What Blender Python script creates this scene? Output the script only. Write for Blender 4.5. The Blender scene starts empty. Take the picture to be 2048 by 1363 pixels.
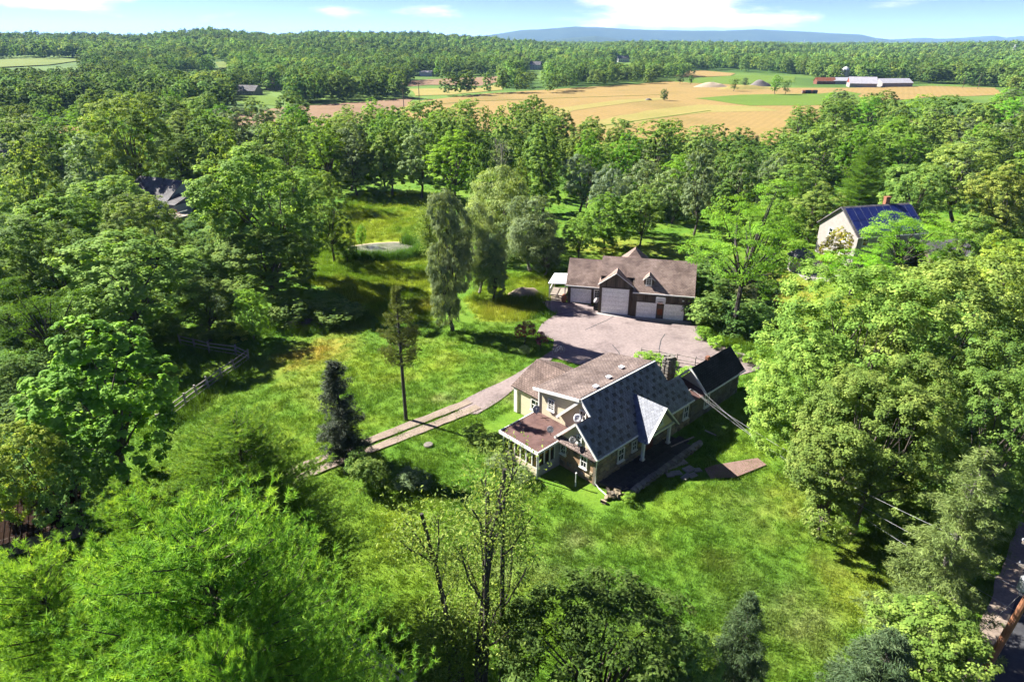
import bpy, math, random
import numpy as np
from mathutils import Vector, Matrix

# ------------------------------------------------------------------ camera, sky, sun, exposure
SC = bpy.context.scene
COL = SC.collection
CAM_H = 32.0
F_PX, CX, CY, HOR = 1300.0, 1024.0, 681.5, 82.0
TH = math.atan((CY - HOR) / F_PX)
S_, C_ = math.sin(TH), math.cos(TH)
cam = bpy.data.cameras.new('camera')
cam.sensor_fit = 'HORIZONTAL'; cam.sensor_width = 36.0
cam.lens = 36.0 * F_PX / 2048.0
cam.clip_start = 0.1; cam.clip_end = 60000
cam_ob = bpy.data.objects.new('camera', cam); COL.objects.link(cam_ob)
cam_ob.location = (0, 0, CAM_H); cam_ob.rotation_euler = (math.pi / 2 - TH, 0, 0)
SC.camera = cam_ob

SUN_EL = math.radians(37.0)
SUN_AZ = math.atan2(0.45, -0.893)          # direction towards the sun, in the ground plane
SUN_DIR = Vector((math.cos(SUN_AZ) * math.cos(SUN_EL), math.sin(SUN_AZ) * math.cos(SUN_EL), math.sin(SUN_EL)))
sun = bpy.data.lights.new('sun', 'SUN'); sun.energy = 5.0; sun.angle = math.radians(0.53); sun.color = (1.0, 0.96, 0.89)
sun_ob = bpy.data.objects.new('sun', sun); COL.objects.link(sun_ob)
sun_ob.rotation_euler = SUN_DIR.to_track_quat('Z', 'Y').to_euler()
sun_ob.location = (-200, 100, 300)

world = bpy.data.worlds.new('World'); SC.world = world; world.use_nodes = True
def build_world():
    nt = world.node_tree; N = nt.nodes; L = nt.links; N.clear()
    out = N.new('ShaderNodeOutputWorld'); bg = N.new('ShaderNodeBackground'); bg.inputs['Strength'].default_value = SKY_STRENGTH
    sky = N.new('ShaderNodeTexSky'); sky.sky_type = 'NISHITA'; sky.sun_disc = False
    sky.sun_elevation = SUN_EL; sky.sun_rotation = math.pi / 2 - SUN_AZ
    sky.altitude = 600; sky.air_density = 0.24; sky.dust_density = 0.0; sky.ozone_density = 2.5
    tc = N.new('ShaderNodeTexCoord'); sep = N.new('ShaderNodeSeparateXYZ'); L.new(tc.outputs['Generated'], sep.inputs[0])
    def m(op, a, b=None, c=None):
        n = N.new('ShaderNodeMath'); n.operation = op
        for i, v in enumerate((a, b, c)):
            if v is None: continue
            if isinstance(v, (int, float)): n.inputs[i].default_value = v
            else: L.new(v, n.inputs[i])
        return n.outputs[0]
    az = m('ARCTAN2', sep.outputs[0], sep.outputs[1]); el = sep.outputs[2]
    comb = N.new('ShaderNodeCombineXYZ'); L.new(m('MULTIPLY', az, 9.0), comb.inputs[0]); L.new(m('MULTIPLY', el, 42.0), comb.inputs[1])
    nz = N.new('ShaderNodeTexNoise'); nz.inputs['Scale'].default_value = 1.0; nz.inputs['Detail'].default_value = 10; nz.inputs['Roughness'].default_value = 0.58
    L.new(comb.outputs[0], nz.inputs['Vector'])
    # soft cumulus banks: direction (azimuth, elevation) and extent of each bank, broken up by the noise
    banks = [(0.205, 0.048, 0.09, 0.020, 1.0), (0.27, 0.024, 0.12, 0.009, .6), (-0.56, 0.048, 0.07, 0.014, .85), (-0.115, 0.036, 0.045, 0.008, .75),
             (-0.235, 0.033, 0.03, 0.006, .5), (0.50, 0.045, 0.03, 0.01, .45), (0.66, 0.055, 0.05, 0.01, .7), (-0.40, 0.028, 0.05, 0.006, .35),
             (1.3, 0.12, 0.25, 0.05, .9), (-1.4, 0.14, 0.3, 0.05, .9), (2.5, 0.1, 0.3, 0.05, .9), (-2.6, 0.16, 0.3, 0.06, .9), (0.1, 0.30, 0.3, 0.07, .8), (-0.6, 0.36, 0.25, 0.08, .8), (0.9, 0.4, 0.3, 0.08, .8)]
    tot = None
    for a, e, wa, we, amp in banks:
        da = m('DIVIDE', m('SUBTRACT', az, a), wa); de = m('DIVIDE', m('SUBTRACT', el, e), we)
        g = m('MULTIPLY', m('EXPONENT', m('MULTIPLY', m('ADD', m('MULTIPLY', da, da), m('MULTIPLY', de, de)), -0.5)), amp)
        tot = g if tot is None else m('ADD', tot, g)
    dens = m('ADD', m('MULTIPLY', tot, 0.95), m('MULTIPLY', m('SUBTRACT', nz.outputs[0], 0.5), 1.55))
    mr = N.new('ShaderNodeMapRange'); mr.interpolation_type = 'SMOOTHSTEP'
    L.new(dens, mr.inputs[0]); mr.inputs[1].default_value = 0.30; mr.inputs[2].default_value = 0.80; mr.inputs[3].default_value = 0; mr.inputs[4].default_value = .92
    mask = m('MULTIPLY', mr.outputs[0], m('GREATER_THAN', el, 0.0))
    mix = N.new('ShaderNodeMix'); mix.data_type = 'RGBA'
    hsv = N.new('ShaderNodeHueSaturation'); hsv.inputs['Saturation'].default_value = 1.1; hsv.inputs['Hue'].default_value = 0.528; L.new(sky.outputs[0], hsv.inputs['Color'])
    L.new(mask, mix.inputs['Factor']); L.new(hsv.outputs[0], mix.inputs['A']); mix.inputs['B'].default_value = CLOUD
    L.new(mix.outputs['Result'], bg.inputs['Color']); L.new(bg.outputs[0], out.inputs['Surface'])
HAZE = 5.5e-5
SKY_STRENGTH = 0.078
CLOUD = (5.2, 5.2, 5.3, 1)
build_world()
SC.view_settings.view_transform = 'Standard'; SC.view_settings.look = 'None'
SC.view_settings.exposure = 2.1; SC.view_settings.gamma = 1.0; SC.view_settings.use_curve_mapping = False
SC.render.engine = 'CYCLES'
cy = SC.cycles
cy.max_bounces = 6; cy.diffuse_bounces = 4; cy.glossy_bounces = 1; cy.transmission_bounces = 4; cy.transparent_max_bounces = 6; cy.volume_bounces = 0
cy.caustics_reflective = False; cy.caustics_refractive = False
cy.use_denoising = True; cy.use_adaptive_sampling = True; cy.adaptive_threshold = 0.02
SC.render.use_motion_blur = False

# ------------------------------------------------------------------ helpers
rng = np.random.default_rng(7); random.seed(7)
def ray(px, py):
    v = (py - CY) / F_PX; u = (px - CX) / F_PX
    return np.array([u, C_ - v * S_, -(S_ + v * C_)])
def G(px, py, z=0.0):                      # where the line of sight through a photo point meets height z
    r = ray(px, py); t = (z - CAM_H) / r[2]
    return np.array([r[0] * t, r[1] * t, z])
def depth_of(p): return p[1] * C_ + (CAM_H - p[2]) * S_
def to_px(p):
    d = depth_of(p); return CX + F_PX * p[0] / d, CY + F_PX * ((CAM_H - p[2]) * C_ - p[1] * S_) / d

def tag(o, label=None, cat=None, group=None, kind=None):
    if label: o['label'] = label
    if cat: o['category'] = cat
    if group: o['group'] = group
    if kind: o['kind'] = kind
    return o
def empty(name, loc, rz=0.0):
    o = bpy.data.objects.new(name, None); COL.objects.link(o)
    o.location = tuple(loc); o.rotation_euler = (0, 0, rz); o.empty_display_size = 0.3
    return o
def link(name, me, parent=None):
    o = bpy.data.objects.new(name, me); COL.objects.link(o)
    if parent is not None: o.parent = parent
    return o
def np_mesh(name, verts, faces, mat, attr=None, smooth=False, nside=None):
    """verts (n,3); faces (m,k) int array."""
    me = bpy.data.meshes.new(name); verts = np.asarray(verts, np.float32); faces = np.asarray(faces, np.int32)
    m, k = faces.shape
    me.vertices.add(len(verts)); me.vertices.foreach_set('co', verts.ravel())
    me.loops.add(m * k); me.loops.foreach_set('vertex_index', faces.ravel())
    me.polygons.add(m); me.polygons.foreach_set('loop_start', np.arange(0, m * k, k, dtype=np.int32))
    if smooth: me.polygons.foreach_set('use_smooth', np.ones(m, bool))
    if attr:
        for nm, (dom, typ, arr) in attr.items():
            a = me.attributes.new(nm, typ, dom)
            a.data.foreach_set('color' if 'COLOR' in typ else 'value', np.asarray(arr, np.float32).ravel())
    me.update(calc_edges=True); me.materials.append(mat)
    return me

class MB:
    """collects solid pieces into one mesh"""
    def __init__(s): s.v = []; s.f = []; s.c = []; s.cur = 0.5
    def add(s, vs, fs):
        b = len(s.v); s.v += [tuple(map(float, v)) for v in vs]; s.f += [tuple(i + b for i in f) for f in fs]; s.c += [s.cur] * len(fs); return s
    def obox(s, c, ax, ay, az, hx, hy, hz):
        c = np.asarray(c, float); ax, ay, az = (np.asarray(a, float) for a in (ax, ay, az))
        vs = [c + sx * hx * ax + sy * hy * ay + sz * hz * az for sz in (-1, 1) for sy in (-1, 1) for sx in (-1, 1)]
        return s.add(vs, [(0, 2, 3, 1), (4, 5, 7, 6), (0, 1, 5, 4), (2, 6, 7, 3), (0, 4, 6, 2), (1, 3, 7, 5)])
    def box(s, x0, x1, y0, y1, z0, z1):
        return s.obox(((x0 + x1) / 2, (y0 + y1) / 2, (z0 + z1) / 2), (1, 0, 0), (0, 1, 0), (0, 0, 1), (x1 - x0) / 2, (y1 - y0) / 2, (z1 - z0) / 2)
    def bar(s, a, b, w, h, up=(0, 0, 1)):
        a = np.asarray(a, float); b = np.asarray(b, float); d = b - a; l = np.linalg.norm(d); d = d / l
        sd = np.cross(d, up); n = np.linalg.norm(sd); sd = sd / n if n > 1e-4 else np.array([1., 0, 0]); u = np.cross(sd, d)
        return s.obox((a + b) / 2, d, sd, u, l / 2, w / 2, h / 2)
    def prism(s, poly, off):
        """closed polygon (3d points, planar) pushed by vector off"""
        n = len(poly); p = [np.asarray(q, float) for q in poly]; o = np.asarray(off, float)
        vs = p + [q + o for q in p]
        return s.add(vs, [tuple(range(n))[::-1], tuple(range(n, 2 * n))] + [(i, (i + 1) % n, n + (i + 1) % n, n + i) for i in range(n)])
    def tube(s, pts, rad, k=6):
        pts = [np.asarray(p, float) for p in pts]; n = len(pts)
        if np.isscalar(rad): rad = [rad] * n
        b = len(s.v); vs = []
        for i, p in enumerate(pts):
            d = pts[min(i + 1, n - 1)] - pts[max(i - 1, 0)]; d = d / (np.linalg.norm(d) + 1e-9)
            a = np.cross(d, (0, 0, 1)); na = np.linalg.norm(a); a = a / na if na > 0.05 else np.array([1., 0, 0]); c = np.cross(d, a)
            for j in range(k):
                t = 2 * math.pi * j / k; vs.append(p + rad[i] * (math.cos(t) * a + math.sin(t) * c))
        fs = [(i * k + j, i * k + (j + 1) % k, (i + 1) * k + (j + 1) % k, (i + 1) * k + j) for i in range(n - 1) for j in range(k)]
        fs += [tuple(range(k))[::-1], tuple((n - 1) * k + j for j in range(k))]
        return s.add(vs, fs)
    def lathe(s, c, prof, k=16):
        """profile [(r,z)...] about the vertical through c"""
        c = np.asarray(c, float); vs = []; n = len(prof)
        for r, z in prof:
            for j in range(k):
                t = 2 * math.pi * j / k; vs.append(c + (r * math.cos(t), r * math.sin(t), z))
        fs = [(i * k + j, i * k + (j + 1) % k, (i + 1) * k + (j + 1) % k, (i + 1) * k + j) for i in range(n - 1) for j in range(k)]
        fs += [tuple(range(k))[::-1], tuple((n - 1) * k + j for j in range(k))]
        return s.add(vs, fs)
    def mesh(s, name, mat, smooth=False):
        me = bpy.data.meshes.new(name); me.from_pydata(s.v, [], s.f)
        a = me.attributes.new('tint', 'FLOAT', 'FACE'); a.data.foreach_set('value', np.asarray(s.c, np.float32))
        me.materials.append(mat)
        if smooth: me.polygons.foreach_set('use_smooth', np.ones(len(s.f), bool))
        me.update()
        uv = me.uv_layers.new(name='UVMap').data; V = s.v
        for p in me.polygons:              # metres along the face: across the slope, up the slope
            n = p.normal; t = Vector((-n.y, n.x, 0))
            if t.length < 1e-3: t = Vector((1, 0, 0))
            t.normalize(); b = n.cross(t)
            for li in p.loop_indices:
                q = Vector(V[me.loops[li].vertex_index]); uv[li].uv = (q.dot(t), q.dot(b))
        return me
    def build(s, name, mat, parent=None, smooth=False): return link(name, s.mesh(name, mat, smooth), parent)

# ------------------------------------------------------------------ materials
MATS = {}
def nodes_of(name):
    m = bpy.data.materials.new(name); m.use_nodes = True; nt = m.node_tree; nt.nodes.clear(); MATS[name] = m
    out = nt.nodes.new('ShaderNodeOutputMaterial'); return m, nt, nt.nodes, nt.links, out
def ramp(N, stops):
    r = N.new('ShaderNodeValToRGB'); e = r.color_ramp.elements
    while len(e) < len(stops): e.new(0.5)
    for el, (p, c) in zip(e, stops): el.position = p; el.color = (*c, 1)
    return r
def noise(N, L, scale, detail=4, rough=0.55, coord='Object', stretch=None):
    tc = N.new('ShaderNodeTexCoord'); nz = N.new('ShaderNodeTexNoise')
    nz.inputs['Scale'].default_value = scale; nz.inputs['Detail'].default_value = detail; nz.inputs['Roughness'].default_value = rough
    src = tc.outputs[coord]
    if stretch:
        mp = N.new('ShaderNodeMapping'); mp.inputs['Scale'].default_value = stretch; L.new(src, mp.inputs[0]); src = mp.outputs[0]
    L.new(src, nz.inputs['Vector']); return nz
def mulrgb(N, L, a, b, fac=1.0, mode='MULTIPLY'):
    mx = N.new('ShaderNodeMix'); mx.data_type = 'RGBA'; mx.blend_type = mode; mx.inputs['Factor'].default_value = fac
    for sock, v in ((mx.inputs['A'], a), (mx.inputs['B'], b)):
        if isinstance(v, tuple): sock.default_value = (*v, 1)
        else: L.new(v, sock)
    return mx.outputs['Result']
def surf(name, c1, c2, scale=3.0, rough=0.8, bump=0.0, bscale=None, detail=5, stretch=None, metallic=0.0, spec=0.3, stain=None, tint=0.0, objvar=0.0):
    """plain surface: two tones broken up by noise, a second finer noise, optional stains, optional per-piece variation"""
    c1 = tuple(v * .68 for v in c1); c2 = tuple(v * .68 for v in c2)
    m, nt, N, L, out = nodes_of(name); p = N.new('ShaderNodeBsdfPrincipled'); L.new(p.outputs[0], out.inputs[0])
    nz = noise(N, L, scale, detail, 0.6, stretch=stretch); r = ramp(N, [(0.32, c1), (0.68, c2)]); L.new(nz.outputs[0], r.inputs[0]); col = r.outputs[0]
    n2 = noise(N, L, scale * 9, 3, 0.6, stretch=stretch); r2 = ramp(N, [(0.3, (0.78,) * 3), (0.7, (1.15,) * 3)]); L.new(n2.outputs[0], r2.inputs[0]); col = mulrgb(N, L, col, r2.outputs[0])
    if stain:
        n3 = noise(N, L, stain[1], 6, 0.65); r3 = ramp(N, [(stain[2], (1, 1, 1)), (stain[2] + 0.12, stain[0])]); L.new(n3.outputs[0], r3.inputs[0]); col = mulrgb(N, L, col, r3.outputs[0])
    if tint:
        at = N.new('ShaderNodeAttribute'); at.attribute_name = 'tint'; r4 = ramp(N, [(0.0, (1 - tint,) * 3), (1.0, (1 + tint,) * 3)]); L.new(at.outputs['Fac'], r4.inputs[0]); col = mulrgb(N, L, col, r4.outputs[0])
    if objvar:
        oi = N.new('ShaderNodeObjectInfo'); r5 = ramp(N, [(0.0, (1 - objvar, 1 - objvar, 1 - objvar * .9)), (0.5, (1, .97, .92)), (1.0, (1 + objvar, 1 + objvar * .95, 1 + objvar * .8))]); L.new(oi.outputs['Random'], r5.inputs[0]); col = mulrgb(N, L, col, r5.outputs[0])
    L.new(col, p.inputs['Base Color']); p.inputs['Roughness'].default_value = rough; p.inputs['Metallic'].default_value = metallic
    p.inputs['Specular IOR Level'].default_value = spec
    if bump:
        nb = noise(N, L, bscale or scale * 6, 5, 0.6, stretch=stretch); b = N.new('ShaderNodeBump'); b.inputs['Strength'].default_value = min(1, bump); b.inputs['Distance'].default_value = 0.03
        L.new(nb.outputs[0], b.inputs['Height']); L.new(b.outputs[0], p.inputs['Normal'])
    return m
def shingle(name, c1, c2, c3, rowh=0.2, roww=0.34, axis='XZ'):
    m, nt, N, L, out = nodes_of(name); p = N.new('ShaderNodeBsdfPrincipled'); L.new(p.outputs[0], out.inputs[0])
    tc = N.new('ShaderNodeTexCoord'); mp = N.new('ShaderNodeMapping'); L.new(tc.outputs['UV'], mp.inputs[0])
    br = N.new('ShaderNodeTexBrick'); L.new(mp.outputs[0], br.inputs['Vector']); br.inputs['Scale'].default_value = 1.0
    br.inputs['Brick Width'].default_value = roww; br.inputs['Row Height'].default_value = rowh; br.inputs['Mortar Size'].default_value = 0.028; br.inputs['Mortar Smooth'].default_value = 0.3
    br.inputs['Color1'].default_value = (*c1, 1); br.inputs['Color2'].default_value = (*c2, 1); br.inputs['Mortar'].default_value = (*c3, 1); br.inputs['Bias'].default_value = 0.1
    nz = noise(N, L, 0.6, 6, 0.65); r = ramp(N, [(0.36, (0.58, .56, .56)), (0.64, (1.18,) * 3)]); L.new(nz.outputs[0], r.inputs[0])
    n3 = noise(N, L, 7, 4, 0.7); r3 = ramp(N, [(0.35, (0.66, .64, .66)), (0.68, (1.22, 1.22, 1.22))]); L.new(n3.outputs[0], r3.inputs[0])
    col = mulrgb(N, L, br.outputs['Color'], r.outputs[0]); col = mulrgb(N, L, col, r3.outputs[0])
    L.new(col, p.inputs['Base Color']); p.inputs['Roughness'].default_value = 0.9; p.inputs['Specular IOR Level'].default_value = 0.15
    b = N.new('ShaderNodeBump'); b.inputs['Strength'].default_value = 0.7; b.inputs['Distance'].default_value = 0.02; b.invert = True
    L.new(br.outputs['Fac'], b.inputs['Height']); L.new(b.outputs[0], p.inputs['Normal'])
    return m
def glass_mat(name, tintc, transp=0.0):
    m, nt, N, L, out = nodes_of(name); p = N.new('ShaderNodeBsdfPrincipled')
    p.inputs['Base Color'].default_value = (*tintc, 1); p.inputs['Roughness'].default_value = 0.04; p.inputs['Specular IOR Level'].default_value = 0.6
    if transp:
        t = N.new('ShaderNodeBsdfTransparent'); t.inputs['Color'].default_value = (0.92, 0.95, 0.9, 1); mx = N.new('ShaderNodeMixShader'); mx.inputs[0].default_value = transp
        L.new(p.outputs[0], mx.inputs[1]); L.new(t.outputs[0], mx.inputs[2]); L.new(mx.outputs[0], out.inputs[0])
    else: L.new(p.outputs[0], out.inputs[0])
    return m
def leaf_mat(name, dark, mid, light, transl=0.35, rough=0.5, spec=0.3, huevar=0.016):
    """leaf surface: tone picked per leaf cluster, nudged per plant (object colour), part of the light passes through"""
    m, nt, N, L, out = nodes_of(name)
    at = N.new('ShaderNodeAttribute'); at.attribute_name = 'tint'
    r = ramp(N, [(0.0, dark), (0.5, mid), (1.0, light)]); L.new(at.outputs['Fac'], r.inputs[0])
    oi = N.new('ShaderNodeObjectInfo'); col = mulrgb(N, L, r.outputs[0], oi.outputs['Color'])
    hs = N.new('ShaderNodeHueSaturation'); L.new(col, hs.inputs['Color'])
    mr = N.new('ShaderNodeMapRange'); L.new(oi.outputs['Random'], mr.inputs[0]); mr.inputs[3].default_value = 0.5 - huevar; mr.inputs[4].default_value = 0.5 + huevar * .6; L.new(mr.outputs[0], hs.inputs['Hue'])
    p = N.new('ShaderNodeBsdfPrincipled'); L.new(hs.outputs[0], p.inputs['Base Color']); p.inputs['Roughness'].default_value = rough; p.inputs['Specular IOR Level'].default_value = spec
    t = N.new('ShaderNodeBsdfTranslucent'); tcol = mulrgb(N, L, hs.outputs[0], (1.25, 1.2, 0.6)); L.new(tcol, t.inputs['Color'])
    mx = N.new('ShaderNodeMixShader'); mx.inputs[0].default_value = transl; L.new(p.outputs[0], mx.inputs[1]); L.new(t.outputs[0], mx.inputs[2]); L.new(mx.outputs[0], out.inputs[0])
    return m

leaf_mat('leaf', (.092, .165, .036), (.160, .255, .052), (.275, .365, .085), .40, .75, .08)
leaf_mat('leaf_grey', (.11, .165, .07), (.17, .235, .10), (.25, .315, .145), .34, .7, .12)
leaf_mat('leaf_locust', (.10, .215, .022), (.15, .30, .032), (.22, .38, .05), .45, .75, .08)
leaf_mat('needle_pine', (.085, .19, .03), (.165, .31, .038), (.32, .45, .055), .36, .65, .1)
leaf_mat('needle_spruce', (.028, .04, .024), (.048, .064, .036), (.078, .095, .052), .15, .6, .15)
leaf_mat('needle_olive', (.09, .13, .038), (.15, .195, .055), (.22, .265, .075), .3, .6, .12)
leaf_mat('needle_blue', (.05, .09, .038), (.085, .135, .06), (.135, .185, .08), .3, .6, .12)
leaf_mat('leaf_red', (.09, .026, .032), (.16, .045, .055), (.24, .09, .09), .35, .7, .1)
leaf_mat('leaf_far', (.082, .15, .042), (.14, .225, .056), (.23, .315, .078), .38, .8, .05)
surf('bark', (.075, .06, .045), (.15, .125, .10), 6, .9, .8, 20, stretch=(1, 1, .3))
surf('bark_dark', (.05, .042, .036), (.10, .088, .075), 6, .9, .8, 20, stretch=(1, 1, .3))
surf('bark_pale', (.16, .14, .115), (.30, .27, .23), 5, .85, .6, 18, stretch=(1, 1, .3))
surf('trim_white', (.84, .82, .77), (1.0, .98, .93), 2, .55, .1)
surf('siding_beige', (.72, .63, .44), (.82, .72, .51), 1.2, .7, .25, 10, stretch=(.2, .2, 9))
surf('stucco_grey', (.30, .31, .30), (.38, .39, .37), 2, .85, .3)
surf('stone', (.27, .22, .145), (.42, .35, .245), 4, .9, .7, 14, objvar=.42, stain=((.55, .45, .4), 3, .58))
surf('stone_grey', (.17, .155, .135), (.29, .265, .235), 4, .9, .7, 14, objvar=.3, tint=.25)
surf('stone_shade', (.045, .042, .04), (.085, .08, .076), 4, .9, .7, 14, objvar=.3, tint=.25)  # darker copy of the grey stone: terrace shade put into the colour
surf('mortar', (.17, .145, .105), (.25, .215, .16), 5, .95, .5)
surf('stucco_orange', (.36, .22, .12), (.46, .30, .17), 2.5, .9, .4, stain=((.62, .6, .58), 2.2, .55))
surf('slate', (.185, .20, .235), (.265, .28, .32), 3, .62, .25, 16, spec=.4, tint=.22, stain=((.78, .7, .62), 1.2, .6))
surf('slate_dark', (.06, .058, .058), (.10, .095, .09), 4, .6, .25, 16, spec=.4, objvar=.25)
shingle('shingle_brown', (.135, .10, .084), (.20, .15, .125), (.075, .053, .044))
shingle('shingle_tan', (.145, .112, .097), (.20, .158, .138), (.088, .067, .057))
shingle('shingle_garage', (.23, .17, .142), (.30, .23, .193), (.14, .10, .083))
shingle('shingle_black', (.028, .028, .03), (.042, .042, .044), (.015, .015, .016))
shingle('shingle_grey', (.15, .145, .145), (.19, .18, .18), (.1, .1, .1))
surf('roll_roof', (.125, .065, .055), (.18, .10, .085), 1.0, .75, .25, 12, stain=((.62, .55, .55), .8, .52))
surf('asphalt', (.265, .21, .197), (.34, .27, .252), .35, .9, .45, 40, stain=((.70, .68, .70), .22, .52))
surf('asphalt_dark', (.05, .05, .055), (.075, .075, .08), .5, .85, .4, 30)
surf('dirt', (.26, .20, .155), (.36, .285, .22), .8, .95, .5, 12, stain=((.75, .85, .55), .7, .6))
surf('sand', (.42, .33, .22), (.52, .42, .29), 2, .95, .6, 8)
surf('wood_weathered', (.085, .062, .046), (.19, .145, .11), 1.2, .85, .6, 22, stretch=(9, 9, .5), tint=.35, stain=((.62, .58, .55), 1.5, .55))
surf('wood_grey', (.26, .24, .21), (.42, .385, .34), 3, .85, .5, 14, objvar=.25)
surf('wood_pale', (.36, .30, .25), (.50, .43, .36), 3, .8, .4, 14, objvar=.15)
surf('door_white', (1.08, 1.06, 1.05), (1.18, 1.16, 1.15), .8, .5, .06, stretch=(1, 1, 1))
surf('metal_grey', (.35, .36, .37), (.5, .51, .52), 5, .45, .1, metallic=.5)
surf('metal_white', (.72, .73, .74), (.82, .82, .83), 2, .35, .05)
surf('metal_dark', (.02, .02, .022), (.045, .045, .048), 5, .5)
surf('plastic_black', (.012, .012, .013), (.03, .03, .032), 5, .45)
surf('plastic_white', (.7, .7, .7), (.8, .8, .8), 6, .5, .5)
surf('rust', (.22, .065, .03), (.34, .12, .05), 4, .8, .4)
surf('brick', (.33, .13, .075), (.42, .19, .11), 5, .9, .4, objvar=.3, tint=.25)
surf('paint_orange', (.42, .17, .03), (.55, .27, .06), 3, .6)
surf('amber_warm_light', (1.0, .50, .05), (1.15, .70, .10), 3, .8, stretch=(8, 8, 1))  # amber puts the warm light in the sunroom panes into the colour
surf('wood_red', (.16, .05, .03), (.24, .085, .05), 3, .6, stretch=(8, 8, 1))
surf('flag_stone', (.30, .275, .25), (.42, .39, .36), 2.5, .9, .4, objvar=.22)
surf('walk_brown', (.22, .135, .11), (.31, .20, .165), 1.5, .9, .4, 20)
surf('water', (.14, .155, .10), (.30, .30, .23), .5, .07, .05, 2, spec=.5)
surf('pole_wood', (.26, .11, .055), (.36, .165, .085), 3, .8, .4, stretch=(6, 6, .4))
surf('solar', (.015, .025, .13), (.025, .04, .19), 1, .3, spec=.6)
surf('wall_pale', (.33, .30, .275), (.40, .365, .335), 1.2, .8, .2)
surf('wall_bluegrey', (.40, .43, .46), (.48, .51, .54), 1.5, .8, .2)
surf('barn_red', (.30, .05, .035), (.40, .08, .05), 2, .8, .3)
surf('roof_white', (.46, .45, .48), (.56, .55, .58), .6, .4)
surf('concrete', (.40, .37, .34), (.52, .49, .45), 1.2, .9, .3)
surf('brush', (.13, .11, .10), (.26, .235, .22), 6, .9, .5)
surf('plough', (.10, .065, .045), (.17, .11, .08), 1.5, .95, .6, 8)
glass_mat('glass_dark', (.015, .02, .022))
glass_mat('glass_clear', (.03, .035, .03), .82)
M = MATS
# ------------------------------------------------------------------ land: height, ground colours
def vnoise(x, y, s, seed=0):
    """smooth value noise on numpy arrays"""
    x = np.asarray(x, float) / s + seed * 17.3; y = np.asarray(y, float) / s + seed * 9.1
    xi = np.floor(x).astype(np.int64); yi = np.floor(y).astype(np.int64); fx = x - xi; fy = y - yi
    fx = fx * fx * (3 - 2 * fx); fy = fy * fy * (3 - 2 * fy)
    def hsh(a, b):
        n = (a * 374761393 + b * 668265263 + seed * 974711) & 0x7fffffff
        n = ((n ^ (n >> 13)) * 1274126177) & 0x7fffffff
        return ((n ^ (n >> 16)) & 0xffff) / 65535.0
    return (hsh(xi, yi) * (1 - fx) + hsh(xi + 1, yi) * fx) * (1 - fy) + (hsh(xi, yi + 1) * (1 - fx) + hsh(xi + 1, yi + 1) * fx) * fy
def fbm(x, y, s, o=4, seed=0):
    t = 0; a = .5; n = 0
    for i in range(o): t = t + a * vnoise(x, y, s / 2 ** i, seed + i); n += a; a *= .55
    return t / n
def sstep(a, b, x): t = np.clip((x - a) / (b - a), 0, 1); return t * t * (3 - 2 * t)
_AZ = np.array([-1.6, -1.0, -.62, -.56, -.47, -.40, -.31, -.27, -.12, -.02, .05, .10, .14, .20, .33, .39, .45, .52, .60, .70, 1.0, 1.6])
_HZ = np.array([26, 28, 31, 33, 31, 43, 32, 38, 38, 22, 14, 11, 14, 16, 15, 9, 8, 9, 14, 15, 14, 14.])
def land(x, y):
    x = np.asarray(x, float); y = np.asarray(y, float); r = np.hypot(x, y); az = np.arctan2(x, y)
    crest = np.interp(az, _AZ, _HZ); start = np.interp(az, [-.5, -.1, .1, .5], [520, 640, 720, 760])
    t = np.clip((r - start) / (1600 - start), 0, 1); z = crest * t ** 1.25
    z = z * (1 - .75 * sstep(1700, 3200, r))
    z = z + (fbm(x, y, 380, 3, 3) - .5) * 17 * sstep(650, 1100, r)
    return np.where(np.cos(az) < .2, z * .3, z)
def inpoly(x, y, poly):
    x = np.asarray(x); y = np.asarray(y); c = np.zeros(x.shape, bool); n = len(poly)
    for i in range(n):
        x1, y1 = poly[i][:2]; x2, y2 = poly[(i + 1) % n][:2]
        c ^= ((y1 > y) != (y2 > y)) & (x < (x2 - x1) * (y - y1) / (y2 - y1 + 1e-12) + x1)
    return c
def gpoly(pts, z=0.0): return [G(a, b, z) for a, b in pts]

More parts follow.
